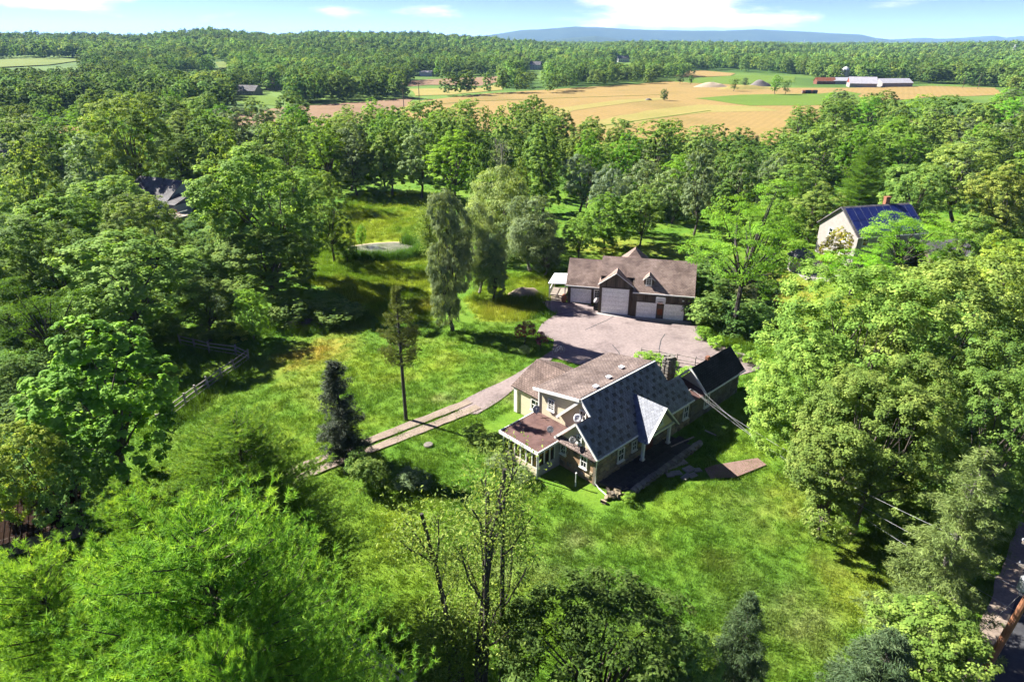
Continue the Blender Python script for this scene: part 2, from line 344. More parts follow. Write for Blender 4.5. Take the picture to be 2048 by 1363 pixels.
MEADOW = gpoly([(560, 480), (640, 470), (690, 400), (720, 385), (880, 385), (930, 470), (905, 600), (870, 640), (770, 650), (690, 590), (600, 560)])
MEADOW2 = gpoly([(930, 600), (1000, 545), (1110, 540), (1100, 610), (1050, 640), (960, 640)])
BLOBS = [  # (photo x, photo y, radius m, colour, strength): patches of yellow and parched grass
    (640, 700, 2.6, 'o', 1), (605, 715, 2.2, 'o', .9), (672, 690, 2.2, 'o', .6), (575, 735, 2.5, 'o', .4), (842, 612, 2.2, 'o', .8), (1000, 615, 3, 'o', .55), (880, 700, 2.5, 'y', .6),
    (760, 730, 4.5, 'y', 1), (700, 745, 3.2, 'y', .8), (850, 735, 3, 'y', .75), (910, 715, 3.5, 'y', .7), (660, 880, 3, 'y', .7), (600, 860, 3, 'y', .8), (740, 850, 2.4, 'y', .7), (560, 900, 3, 'y', .9), (530, 800, 3, 'y', .5),
    (800, 1020, 2.6, 'y', .9), (760, 1090, 2.4, 'y', .9), (830, 1060, 2, 'y', .7), (870, 1180, 2.4, 'y', .7), (760, 1200, 2, 'y', .5), (860, 1300, 2.4, 'y', .8), (1080, 1200, 2.6, 'y', .6), (1010, 1240, 2, 'y', .5),
    (1400, 985, 2.4, 'y', .7), (1330, 1020, 2.2, 'y', .55), (1500, 880, 2.5, 'y', .6), (1710, 1225, 1.8, 'y', .9), (1740, 1190, 2, 'y', .6), (1700, 1160, 2.3, 'o', .35), (1590, 1020, 3, 'o', .3), (1780, 1130, 2.5, 'o', .4),
    (1155, 1080, 1.2, 't', .7), (985, 1060, 1.0, 't', .6), (1000, 1140, 1.2, 't', .6), (1100, 1140, 1.2, 't', .5), (900, 1130, 1.0, 't', .4), (1620, 1240, 2, 't', .5), (1500, 1200, 2.4, 't', .3), (1480, 1010, 2.5, 't', .25), (1240, 1250, 2, 't', .2),
    (1030, 795, 1.0, 't', .6), (900, 790, .8, 't', .6), (880, 797, .8, 't', .6), (1000, 765, .8, 't', .5), (1640, 900, 2, 'o', .4),
    (1545, 590, 5, 'o', .9), (1540, 640, 4, 'o', .8), (1565, 560, 5, 'o', .6), (1240, 490, 5, 'o', .6), (1180, 497, 4, 'o', .5), (1340, 505, 4, 'o', .5), (1700, 605, 3, 'o', .6), (1960, 570, 5, 'o', .8), (2000, 620, 4, 'o', .6),
    (350, 790, 3, 'y', .5), (300, 760, 3, 'y', .5), (440, 690, 2.5, 'y', .6)]
BC = {'o': np.array([.50, .34, .045]), 'y': np.array([.33, .40, .014]), 't': np.array([.40, .31, .15])}
BPOS = [(G(a, b)[:2], r, BC[c], k * (.24 if c == 'y' else .42 if c == 't' else .5)) for a, b, r, c, k in BLOBS]
def ground_rgb(x, y):
    n1 = fbm(x, y, 9, 4, 1)[..., None]; n2 = fbm(x, y, 2.2, 3, 5)[..., None]; n3 = fbm(x, y, 30, 3, 9)[..., None]
    g1 = np.array([.095, .215, .014]); g2 = np.array([.138, .252, .017]); c = g1 + (g2 - g1) * sstep(.35, .65, n1 * .6 + n2 * .4)
    c = c + (np.array([.25, .30, .020]) - c) * (sstep(.50, .78, n3 * .5 + n2 * .5) * .2)
    c = c + (np.array([.27, .21, .09]) - c) * (sstep(.60, .74, n2) * .09)
    m = inpoly(x, y, MEADOW) | inpoly(x, y, MEADOW2)
    mc = np.array([.17, .29, .016]) + (np.array([.30, .38, .024]) - np.array([.17, .29, .016])) * sstep(.35, .62, fbm(x, y, 6, 4, 21))[..., None]
    c = np.where(m[..., None], mc, c)
    grain = np.clip(.15 + 1.9 * (fbm(x, y, .9, 3, 31) - .2), 0, 1.4)
    for p, r, bc, k in BPOS:
        d = np.hypot(x - p[0], (y - p[1]) * .8) / r
        w = np.clip(np.exp(-d * d * .9) * grain, 0, 1) * k
        c = c + (bc - c) * w[..., None]
    return np.clip(c * np.array([.76, .75, 1.05]), .01, 1)

def ground_mat(name, bump=.6, bscale=6):
    m, nt, N, L, out = nodes_of(name); p = N.new('ShaderNodeBsdfPrincipled'); L.new(p.outputs[0], out.inputs[0])
    at = N.new('ShaderNodeAttribute'); at.attribute_name = 'gcol'
    n1 = noise(N, L, 1.6, 6, .7); r1 = ramp(N, [(.3, (.8, .82, .8)), (.7, (1.18, 1.15, 1.15))]); L.new(n1.outputs[0], r1.inputs[0])
    n2 = noise(N, L, 9, 4, .7); r2 = ramp(N, [(.3, (.72, .75, .72)), (.7, (1.25, 1.22, 1.22))]); L.new(n2.outputs[0], r2.inputs[0])
    col = mulrgb(N, L, mulrgb(N, L, at.outputs['Color'], r1.outputs[0]), r2.outputs[0]); L.new(col, p.inputs['Base Color'])
    p.inputs['Roughness'].default_value = .95; p.inputs['Specular IOR Level'].default_value = .1
    b = N.new('ShaderNodeBump'); b.inputs['Strength'].default_value = bump; b.inputs['Distance'].default_value = .12; nb = noise(N, L, bscale, 5, .7); L.new(nb.outputs[0], b.inputs['Height']); L.new(b.outputs[0], p.inputs['Normal'])
    return m
ground_mat('grass_ground'); ground_mat('far_ground', .5, .35)

# wide ground sheet out to the mountains (polar grid, finer towards the camera)
rad = np.concatenate([[0.5], np.geomspace(6, 13500, 190)]); ang = np.linspace(-math.pi, math.pi, 361)[:-1]
RR, AA = np.meshgrid(rad, ang, indexing='ij'); gx = RR * np.sin(AA); gy = RR * np.cos(AA); gz = land(gx, gy) - .05
gz = np.where((gx > -90) & (gx < 115) & (gy > 13) & (gy < 195), gz - .75, gz)   # sunk under the near lawn sheet
nr, na = RR.shape; idx = np.arange(nr * na).reshape(nr, na); nx = np.roll(idx, -1, 1)
fc = np.stack([idx[:-1], nx[:-1], nx[1:], idx[1:]], -1).reshape(-1, 4)[:, ::-1]
fr = fbm(gx, gy, 120, 4, 2)[..., None]
gc = np.array([.05, .10, .018]) + (np.array([.10, .165, .03]) - np.array([.05, .10, .018])) * sstep(.4, .65, fr)
gc = np.concatenate([gc, np.ones(gc.shape[:2] + (1,))], -1).reshape(-1, 4)
ground = link('ground', np_mesh('ground', np.stack([gx, gy, gz], -1).reshape(-1, 3), fc, M['far_ground'], {'gcol': ('POINT', 'FLOAT_COLOR', gc)}, True)); tag(ground, kind='structure')

# near lawn and meadow sheet
LX0, LX1, LY0, LY1, LST = -95, 120, 8, 200, .55
lx = np.arange(LX0, LX1, LST); ly = np.arange(LY0, LY1, LST); X, Y = np.meshgrid(lx, ly, indexing='ij')
Zl = (fbm(X, Y, 1.5, 3, 41) - .5) * .10 + (fbm(X, Y, 7, 2, 42) - .5) * .16 - .03
POND_C = G(768, 500); POND_A, POND_B = 6.0, 4.6
Zl -= .35 * np.exp(-(((X - POND_C[0]) / 6.5) ** 2 + ((Y - POND_C[1]) / 6) ** 2) ** 2)
nr, na = X.shape; idx = np.arange(nr * na).reshape(nr, na); fc = np.stack([idx[:-1, :-1], idx[1:, :-1], idx[1:, 1:], idx[:-1, 1:]], -1).reshape(-1, 4)
gc = ground_rgb(X, Y); gc = np.concatenate([gc, np.ones(gc.shape[:2] + (1,))], -1).reshape(-1, 4)

def flat_sheet(name, pts, z, mat, wob=.25, step=.8, kind='structure', thick=0.0):
    """a flat piece of ground cover with a slightly ragged outline"""
    P = [np.asarray(p[:2], float) for p in pts]; o = []
    for i in range(len(P)):
        a, b = P[i], P[(i + 1) % len(P)]; n = max(1, int(np.linalg.norm(b - a) / step)); d = (b - a) / (np.linalg.norm(b - a) + 1e-9); nn = np.array([-d[1], d[0]])
        for k in range(n):
            q = a + (b - a) * k / n; o.append(q + nn * (float(fbm(q[0], q[1], step * 2.2, 3, 77)) - .5) * 2 * wob)
    me = bpy.data.meshes.new(name); me.from_pydata([(q[0], q[1], z) for q in o], [], [tuple(range(len(o)))]); me.materials.append(mat); me.update()
    ob = link(name, me)
    if me.polygons[0].normal.z < 0: me.flip_normals()
    if kind: tag(ob, kind=kind)
    return ob
DRIVE = gpoly([(1083, 606), (1092, 601), (1135, 604), (1183, 610), (1200, 627), (1258, 633), (1380, 646), (1400, 652), (1396, 668), (1440, 690), (1500, 712), (1530, 735), (1450, 760), (1330, 745), (1200, 740),
               (1108, 715), (1040, 770), (1000, 800), (955, 828), (930, 828), (905, 812), (960, 783), (1020, 755), (1075, 720), (1105, 700), (1108, 680), (1075, 665), (1085, 645), (1112, 628)])
# keep the lawn sheet below the asphalt and out of the house
inside = inpoly(X, Y, DRIVE); Zl = np.where(inside, -.06, Zl)
lawn = link('lawn', np_mesh('lawn', np.stack([X, Y, Zl], -1).reshape(-1, 3), fc, M['grass_ground'], {'gcol': ('POINT', 'FLOAT_COLOR', gc)}, True)); tag(lawn, kind='structure')
def lawn_z(x, y):
    i = int(np.clip(round((x - LX0) / LST), 0, X.shape[0] - 1)); j = int(np.clip(round((y - LY0) / LST), 0, X.shape[1] - 1)); return float(Zl[i, j])
flat_sheet('driveway', DRIVE, .035, M['asphalt'], .12, .7)
# cracks sealed with darker lines and a weedy seam across the asphalt
for k, pts in enumerate([[(1170, 660), (1215, 640), (1240, 625)], [(1225, 690), (1238, 705), (1240, 720)], [(1318, 700), (1322, 680), (1330, 668)], [(1110, 630), (1140, 625), (1165, 618)]]):
    b = MB(); q = gpoly(pts)
    for a, c in zip(q[:-1], q[1:]): b.obox(((a + c) / 2) + (0, 0, .038), (c - a) / np.linalg.norm(c - a), np.cross((0, 0, 1), (c - a) / np.linalg.norm(c - a)), (0, 0, 1), np.linalg.norm(c - a) / 2, .05, .003)
    tag(b.build('pavement_crack', M['asphalt_dark']), kind='structure')
# two-wheel dirt track down to the road
TR = [G(948, 808), G(917, 821), G(825, 857), G(732, 893), G(660, 921), G(600, 945), G(540, 972), G(480, 1010), G(380, 1080)]
TR = [np.array([p[0], p[1]]) for p in TR]
def strip(name, off0, off1, z, mat, n=90):
    P = np.array(TR); s = np.concatenate([[0], np.cumsum(np.linalg.norm(np.diff(P, axis=0), axis=1))]); t = np.linspace(0, s[-1], n)
    cx = np.interp(t, s, P[:, 0]); cy_ = np.interp(t, s, P[:, 1]); dx = np.gradient(cx); dy = np.gradient(cy_); l = np.hypot(dx, dy); nxx, nyy = -dy / l, dx / l
    j0 = (fbm(cx, cy_, 2.5, 3, 51) - .5) * .4; j1 = (fbm(cx, cy_, 2.5, 3, 61) - .5) * .4
    A = np.stack([cx + nxx * (off0 + j0), cy_ + nyy * (off0 + j0), np.full(n, z)], -1); B = np.stack([cx + nxx * (off1 + j1), cy_ + nyy * (off1 + j1), np.full(n, z)], -1)
    i = np.arange(n - 1); f = np.stack([i, i + n, i + n + 1, i + 1], -1)
    o = link(name, np_mesh(name, np.concatenate([A, B]), f, mat)); 
    if o.data.polygons[0].normal.z < 0: o.data.flip_normals()
    return tag(o, kind='structure')
strip('dirt_track', -1.15, -.2, .085, M['dirt']); strip('dirt_track', .2, 1.15, .085, M['dirt'])
# front walk slab and road
flat_sheet('path', gpoly([(1408, 938), (1428, 931), (1515, 917), (1532, 930), (1470, 956), (1420, 958)]), .10, M['walk_brown'], .05)
ra = math.radians(46); RU = np.array([math.cos(ra), math.sin(ra)]); RN = np.array([math.sin(ra), -math.cos(ra)]); R0 = G(2010, 1260)[:2]
flat_sheet('road', [R0 - RU * 30, R0 + RU * 120, R0 + RU * 120 + RN * 6.5, R0 - RU * 30 + RN * 6.5], .09, M['asphalt_dark'], .06)
flat_sheet('road_shoulder', [R0 - RU * 30 - RN * 1.2, R0 + RU * 120 - RN * 1.2, R0 + RU * 120 + RN * .3, R0 - RU * 30 + RN * .3], .083, M['dirt'], .2)
# pond
pd = [(POND_C[0] + POND_A * math.cos(t) * (1 + .12 * math.sin(3 * t + 1)), POND_C[1] + POND_B * math.sin(t) * (1 + .1 * math.sin(2 * t))) for t in np.linspace(0, 2 * math.pi, 48, endpoint=False)]
flat_sheet('pond_water', pd, -.04, M['water'], .1)
mud = [(POND_C[0] + 1.13 * POND_A * math.cos(t) * (1 + .12 * math.sin(3 * t + 1)), POND_C[1] + 1.13 * POND_B * math.sin(t) * (1 + .1 * math.sin(2 * t))) for t in np.linspace(0, 2 * math.pi, 48, endpoint=False)]
flat_sheet('pond_mud', mud, -.075, M['sand'], .15)

# far fields (sheets on the flat valley floor)
def field_mat(name, c1, c2, c3, rot):
    m, nt, N, L, out = nodes_of(name); p = N.new('ShaderNodeBsdfPrincipled'); L.new(p.outputs[0], out.inputs[0])
    c1, c2, c3 = (tuple(v * .66 for v in c) for c in (c1, c2, c3)); n1 = noise(N, L, .02, 5, .6); r = ramp(N, [(.3, c1), (.52, c2), (.72, c3)]); L.new(n1.outputs[0], r.inputs[0])
    tc = N.new('ShaderNodeTexCoord'); mp = N.new('ShaderNodeMapping'); mp.inputs['Rotation'].default_value = (0, 0, rot); L.new(tc.outputs['Object'], mp.inputs[0])
    wv = N.new('ShaderNodeTexWave'); wv.inputs['Scale'].default_value = .09; wv.inputs['Distortion'].default_value = 2.5; wv.inputs['Detail'].default_value = 3; L.new(mp.outputs[0], wv.inputs['Vector'])
    r2 = ramp(N, [(.0, (.95, .955, .95)), (1, (1.03, 1.03, 1.03))]); L.new(wv.outputs[0], r2.inputs[0]); n3 = noise(N, L, .6, 5, .7); r3 = ramp(N, [(.3, (.84,) * 3), (.7, (1.12,) * 3)]); L.new(n3.outputs[0], r3.inputs[0])
    L.new(mulrgb(N, L, mulrgb(N, L, r.outputs[0], r2.outputs[0]), r3.outputs[0]), p.inputs['Base Color']); p.inputs['Roughness'].default_value = .95; p.inputs['Specular IOR Level'].default_value = .05
    return m
field_mat('f_tan', (.27, .205, .07), (.36, .25, .095), (.32, .235, .075), .5); field_mat('f_brown', (.24, .155, .095), (.30, .195, .12), (.26, .17, .105), .2)
field_mat('f_pasture', (.14, .20, .04), (.20, .25, .06), (.16, .22, .05), .9); field_mat('f_green', (.12, .20, .03), (.15, .235, .036), (.13, .21, .033), 1.1); field_mat('f_pale', (.30, .27, .08), (.36, .30, .10), (.27, .27, .07), .9)
def field(pts, z, mat, wob=2.5): flat_sheet('field', gpoly(pts), z, M[mat], wob, 9)
field([(770, 218), (830, 203), (965, 188), (1120, 178), (1250, 170), (1340, 163), (1480, 170), (1560, 176), (1700, 176), (1860, 172), (1990, 176), (2010, 190), (1860, 195), (1720, 205), (1640, 225), (1680, 300), (1560, 300), (1480, 280), (1380, 285), (1130, 290), (960, 260), (830, 240)], .10, 'f_tan', 3)
field([(400, 240), (560, 215), (690, 207), (828, 196), (800, 222), (740, 245), (600, 255), (420, 250)], .12, 'f_brown')
field([(1385, 197), (1480, 190), (1640, 188), (1690, 182), (1720, 188), (1724, 206), (1610, 212), (1500, 212)], .2, 'f_green')
field([(1375, 166), (1400, 156), (1480, 151), (1590, 153), (1588, 165), (1470, 169)], .2, 'f_green', 2)
field([(1336, 145), (1400, 141), (1470, 147), (1460, 152), (1390, 155), (1340, 152)], .22, 'f_tan', 2)
field([(815, 219), (835, 207), (875, 200), (850, 214), (825, 228)], .2, 'f_green', 2)
field([(1040, 222), (1130, 215), (1240, 200), (1330, 196), (1335, 199), (1250, 207), (1150, 222), (1110, 236)], .2, 'f_pale', 2)
field([(1150, 250), (1290, 222), (1400, 210), (1510, 213), (1560, 222), (1420, 225), (1300, 240), (1180, 268)], .16, 'f_pale', 2)
field([(780, 165), (860, 159), (1000, 153), (1002, 163), (960, 172), (860, 170), (780, 176)], .15, 'f_brown', 2)
field([(820, 178), (960, 176), (1000, 168), (1005, 180), (900, 190), (830, 192)], .17, 'f_pale', 2)
field([(465, 192), (520, 186), (560, 196), (560, 212), (480, 208)], .18, 'f_green', 1.5)
field([(60, 262), (150, 234), (200, 232), (250, 240), (200, 262), (120, 268)], .16, 'f_tan', 1.5)
field([(1790, 262), (1820, 240), (1900, 232), (1990, 240), (1960, 268), (1860, 275)], .15, 'f_tan', 2)
# tractor tramlines across the tan field
for pts in ([(1140, 262), (1290, 240), (1420, 222)], [(820, 213), (950, 203), (1140, 196), (1330, 190)]):
    q = gpoly(pts); b = MB()
    for a, c in zip(q[:-1], q[1:]): b.obox((a + c) / 2 + (0, 0, .26), (c - a) / np.linalg.norm(c - a), np.cross((0, 0, 1), (c - a) / np.linalg.norm(c - a)), (0, 0, 1), np.linalg.norm(c - a) / 2, .55, .02)
    tag(b.build('field_path', M['f_green']), kind='structure')
# hillside clearings on the sloping land
def clearing(pts, dist, mat):
    """an open patch on the hillside, draped on the slope"""
    out = []
    for a, b in pts:
        r = ray(a, b); r = r / r[1]; y = dist
        ys = np.linspace(dist * .7, dist * 1.4, 200); zz = CAM_H + r[2] * ys - land(r[0] * ys, ys); k = int(np.argmin(np.abs(zz))); y = ys[k]
        out.append((r[0] * y, y, float(land(r[0] * y, y)) + .8))
    c = np.mean(out, 0); c[2] = land(c[0], c[1]) + 1.2
    me = bpy.data.meshes.new('field'); me.from_pydata([tuple(c)] + [tuple(o) for o in out], [], [(0, 1 + i, 1 + (i + 1) % len(out)) for i in range(len(out))]); me.materials.append(M[mat]); me.update()
    if me.polygons[0].normal.z < 0: me.flip_normals()
    return tag(link('field', me), kind='structure')
CLEAR = [([(-40, 124), (20, 119), (120, 117), (170, 121), (100, 131), (-40, 138)], 900), ([(430, 126), (450, 124), (462, 134), (440, 140)], 850)]
for p, d in CLEAR: clearing(p, d, 'f_pasture')

# blue mountain ridge on the horizon
def mountain(dist, prof, seed, depthm):
    xs = np.linspace(prof[0][0], prof[-1][0], 160); ys = np.interp(xs, [p[0] for p in prof], [p[1] for p in prof]); rows = []
    for j, t in enumerate(np.linspace(0, 1, 14)):
        d = dist + depthm * (t - .5); r = np.array([ray(x, HOR) for x in xs]); dirx = r[:, 0] / r[:, 1]
        top = CAM_H + (HOR - ys) / F_PX * dist * 1.10
        shape = math.sin(math.pi * t) ** .8; px_, py_ = dirx * d, np.full_like(dirx, d)
        z = top * shape * (1 + (.16 * (fbm(px_, py_, 700, 4, seed) - .5) if 0 < t < .5 else 0)) - 3
        rows.append(np.stack([px_, py_, z], -1))
    V = np.array(rows); n0, n1 = V.shape[:2]; idx = np.arange(n0 * n1).reshape(n0, n1); f = np.stack([idx[:-1, :-1], idx[:-1, 1:], idx[1:, 1:], idx[1:, :-1]], -1).reshape(-1, 4)
    return tag(link('mountains', np_mesh('mountains', V.reshape(-1, 3), f, M['mountain'], smooth=True)), kind='structure')
surf('mountain', (.035, .06, .03), (.06, .09, .04), .004, .95, .6, .01, spec=.05)
mountain(9000, [(880, 86), (985, 72), (1040, 66), (1100, 63), (1150, 60), (1200, 62), (1300, 65), (1440, 67), (1510, 64), (1560, 66), (1650, 70), (1720, 72), (1750, 77), (1800, 81), (1900, 86)], 5, 1600)
mountain(6800, [(1050, 86), (1085, 80), (1140, 77), (1190, 74), (1230, 78), (1290, 86)], 6, 900)
mountain(11500, [(1700, 86), (1790, 79), (1850, 77), (1880, 79), (1960, 75), (1985, 74), (2010, 77), (2060, 73), (2150, 76), (2300, 70), (2500, 80)], 8, 1500)
mountain(10300, [(1700, 86), (1800, 80), (1900, 78), (2000, 79), (2100, 78), (2300, 82)], 9, 1200)
# ------------------------------------------------------------------ building kit
XV, YV, ZV = np.array([1., 0, 0]), np.array([0, 1., 0]), np.array([0, 0, 1.])
def window(parent, c, r, n, w, h, cols=1, rows=2, trim=.10, frame='trim_white', glass='glass_dark', sill=True, name='window'):
    """sash window centred at c, r = right, n = outward"""
    c, r, n = (np.asarray(a, float) for a in (c, r, n)); b = MB(); hw, hh = w / 2, h / 2; o = c + n * .035
    for s in (-1, 1):
        b.obox(o + r * s * (hw - trim / 2), r, n, ZV, trim / 2, .05, hh); b.obox(o + ZV * s * (hh - trim / 2), r, n, ZV, hw - trim, .048, trim / 2)
    iw, ih = w - 2 * trim, h - 2 * trim
    for i in range(1, cols): b.obox(o + r * (-iw / 2 + iw * i / cols), r, n, ZV, .018, .03, ih / 2)
    for i in range(1, rows): b.obox(o + ZV * (-ih / 2 + ih * i / rows), r, n, ZV, iw / 2, .028, .03 if rows == 2 else .02)
    if sill: b.obox(o - ZV * (hh + .035) + n * .04, r, n, ZV, hw + .05, .09, .035)
    f = b.build(name, M[frame], parent)
    MB().obox(c + n * .012, r, n, ZV, iw / 2, .012, ih / 2).build('pane', M[glass], f)
    return f
_ST = []
def stone_meshes(matname):
    out = []
    for k in range(7):
        q = random.Random(k + 3); b = MB(); B = [(-.5, -.5), (.5, -.5), (.5, .5), (-.5, .5)]; j = lambda a: a + q.uniform(-.06, .06)
        vs = [(x, 0.5, z) for x, z in B] + [(j(x * .97), -.1, j(z * .97)) for x, z in B] + [(j(x * .72), -.5 + q.uniform(-.12, .12), j(z * .72)) for x, z in B]
        fs = [(0, 1, 5, 4), (1, 2, 6, 5), (2, 3, 7, 6), (3, 0, 4, 7), (4, 5, 9, 8), (5, 6, 10, 9), (6, 7, 11, 10), (7, 4, 8, 11), (8, 9, 10, 11)]
        b.add(vs, fs); out.append(b.mesh('stone', M[matname]))
    return out
def lay_stones(parent, o, d, n, L, H, meshes, openings=(), rowh=(.30, .44), sw=(.42, .78), seed=1, joined=False, mat='stone_grey', name='stone'):
    q = random.Random(seed); o, d, n = (np.asarray(a, float) for a in (o, d, n)); z = 0; rz = math.atan2(d[1], d[0]); mb = MB()
    while z < H - .1:
        rh = min(q.uniform(*rowh), H - z); s = 0
        while s < L - .05:
            w = min(q.uniform(*sw), L - s)
            if L - s - w < .2: w = L - s
            hit = any(s + w > a + .03 and s < b - .03 and z + rh > c + .03 and z < e - .03 for a, b, c, e in openings)
            if not hit:
                c = o + d * (s + w / 2) + ZV * (z + rh / 2) + n * .02
                if joined:
                    mb.cur = q.random(); mb.obox(c, d, n, ZV, w / 2 - .02, .07 + q.uniform(-.02, .03), rh / 2 - .02)
                else:
                    ob = link(name, q.choice(meshes), parent); ob.location = tuple(c); ob.rotation_euler = (0, 0, rz); ob.scale = (w - .03, .16 + q.uniform(-.03, .05), rh - .03)
                    if d @ XV < -.5 or n @ np.cross(d, ZV) < 0: ob.scale.y *= -1
            s += w
        z += rh
    if joined: tag(mb.build(name, M[mat], parent), kind='stuff')
def slab(parent, name, pts, th, mat, up=True):
    p = [np.asarray(a, float) for a in pts]; n = np.cross(p[1] - p[0], p[2] - p[1]); n = n / np.linalg.norm(n)
    if n[2] < 0: n = -n
    return MB().prism(p, -n * th).build(name, M[mat], parent)

# ------------------------------------------------------------------ stone house
HR = math.radians(43.5)
H = empty('stone_house', (6.6, 41.9, 0), HR)
tag(H, 'stone and beige house with patterned slate roof, sunroom and gabled porch', 'house')
SM = stone_meshes('stone')
# front wall
fw = MB().box(.02, 13.4, .10, .35, 0, 2.72).build('front_wall', M['mortar'], H)
fo = [(2.7, 3.55, .9, 2.15), (4.55, 5.25, 1.1, 2.05), (6.7, 7.65, .1, 2.25), (12.15, 12.95, .95, 2.3)]
lay_stones(fw, (.02, .10, 0), XV, -YV, 13.38, 2.66, SM, fo, seed=4)
for s0, s1, z0, z1 in fo:
    if s1 - s0 > .94:
        dr = MB().box(s0, s1, .03, .12, z0, z1).build('door', M['wood_red'], H); MB().box(s1 - .18, s1 - .12, -.04, .03, 1.1, 1.22).build('handle', M['metal_grey'], dr)
    else: window(H, ((s0 + s1) / 2, .06, (z0 + z1) / 2), XV, -YV, s1 - s0, z1 - z0, 2, 2)
# left end: patched stucco over stone, lower half stone
lw = MB().box(.10, .34, .36, 4.1, 0, 2.70).build('end_wall', M['stucco_orange'], H)
for k, (y, z, s) in enumerate([(.9, .5, .5), (.55, .95, .34), (1.7, 1.0, .4), (2.3, 1.9, .42), (.6, 1.9, .3), (2.9, .6, .5), (3.5, 1.1, .45), (3.6, .45, .5), (2.1, .4, .42), (1.5, .35, .4), (3.2, 1.6, .36), (3.8, 1.7, .34), (1.25, 2.3, .34)]):
    ob = link('stone', SM[k % 7], lw); ob.location = (.08, y, z); ob.rotation_euler = (0, 0, -math.pi / 2); ob.scale = (s, .14, s * .7)
window(H, (.08, 1.35, 1.65), -YV, -XV, .72, 1.15, 2, 2); window(H, (.08, 3.55, 1.75), -YV, -XV, .62, .95, 2, 2)
# main body walls behind and right end
MB().box(13.15, 13.38, .36, 3.2, 0, 2.7).build('right_wall', M['siding_beige'], H)
MB().box(1.9, 11.3, 7.85, 8.1, 0, 4.72).build('rear_wall', M['siding_beige'], H)
# upper gable and shed dormer end walls
def end_wall(u0, u1, name):
    pts = [(u0, .25, 2.6), (u0, 3.14, 5.78), (u0, 8.1, 4.88), (u0, 8.1, 0), (u0, 4.2, 0), (u0, .25, 0)]
    return MB().prism(pts, (u1 - u0, 0, 0)).build(name, M['siding_beige'], H)
end_wall(1.78, 1.98, 'dormer_wall'); end_wall(11.2, 11.38, 'dormer_wall')
window(H, (1.76, 3.05, 4.45), -YV, -XV, .72, .95, 2, 2); window(H, (1.76, 6.55, 3.95), -YV, -XV, .78, 1.05, 2, 4)
# lower gable wall with pent strip
MB().prism([(.14, .14, 2.66), (.14, 2.1, 4.68), (.14, 4.1, 2.66)], (.2, 0, 0)).build('gable_wall', M['siding_beige'], H)
window(H, (.12, 1.95, 3.45), -YV, -XV, .55, .75, 2, 2)
slab(H, 'pent_roof', [(-.34, -.05, 2.52), (-.34, 4.2, 2.52), (.15, 4.2, 2.93), (.15, -.05, 2.93)], .06, 'shingle_tan')
# slate deck and slates
def pl(u, v): return np.array([u, v, 2.8 + v])
deck = slab(H, 'slate_roof', [pl(-.15, -.12), pl(13.4, -.12), pl(13.4, 1.6), pl(11.6, 1.6), pl(11.55, 3.12), pl(1.5, 3.12), pl(1.5, 2.1), pl(-.15, 2.1)], .10, 'slate_dark')
sl = np.array([0, .7071, .7071]); nn = np.array([0, -.7071, .7071]); mb = MB(); darkm = []
row = 0; v = -.16; q = random.Random(5); DS = MB().obox((0, 0, 0), XV, sl, nn, .17, .17, .012).mesh('slate', M['slate_dark'])
acc = []
for rr in range(8):
    for cc in range(15):
        u = .35 + cc * .92 + (.46 if rr % 2 else 0) + q.uniform(-.06, .06); vv = .12 + rr * .40 + q.uniform(-.03, .03)
        lo, hi = (-.1, 13.3) if vv < 1.5 else ((-.1, 11.4) if vv < 2.0 else (1.6, 11.4))
        if lo + .2 < u < hi - .2 and vv < 3.0 and not (4.7 < u < 9.3 and vv < .25) and q.random() < .93: acc.append((u, vv))
while v < 3.1:
    lo, hi = (-.2, 13.45) if v < 1.5 else ((-.2, 11.6) if v < 2.0 else (1.45, 11.6)); u = lo - (.16 if row % 2 else 0)
    while u < hi:
        a, b_ = max(u, lo), min(u + .31, hi)
        if b_ - a > .06:
            mb.cur = q.random() ** 1.2
            c = pl((a + b_) / 2, v + .11) + nn * (.035 + q.uniform(-.004, .006)); tl = sl + nn * .05
            mb.obox(c, XV, tl / np.linalg.norm(tl), nn, (b_ - a) / 2 - .008, .165, .008)
        u += .32
    v += .20; row += 1
tag(mb.build('slate_courses', M['slate'], deck), kind='stuff')
for u, vv in acc:
    ob = link('slate', DS, deck); ob.location = tuple(pl(u, vv) + nn * .062); ob.scale = (q.uniform(.85, 1.1), q.uniform(.85, 1.05), 1)
# rear slopes, shed roof
slab(H, 'rear_slope', [(-.15, 2.1, 4.9), (1.76, 2.1, 4.9), (1.76, 4.3, 2.7), (-.15, 4.3, 2.7)], .1, 'shingle_tan')
slab(H, 'rear_slope', [(1.5, 3.14, 5.93), (1.77, 3.14, 5.93), (1.77, 5.6, 3.4), (1.5, 5.6, 3.4)], .1, 'shingle_tan')
slab(H, 'rear_slope', [(11.6, 1.6, 4.4), (13.4, 1.6, 4.4), (13.4, 3.4, 2.6), (11.6, 3.4, 2.6)], .1, 'shingle_tan')
sh = slab(H, 'shed_roof', [(1.4, 3.13, 6.0), (11.5, 3.13, 6.0), (11.5, 8.35, 5.06), (1.4, 8.35, 5.06)], .16, 'shingle_tan')
for u, v in ((4.0, 3.7), (6.2, 4.1), (8.6, 4.6)):
    z = 6.0 - (v - 3.13) * .18
    MB().box(u - .16, u + .16, v - .16, v + .16, z - .02, z + .16).box(u - .22, u + .22, v - .22, v + .22, z + .16, z + .21).build('roof_vent', M['metal_white'], sh)
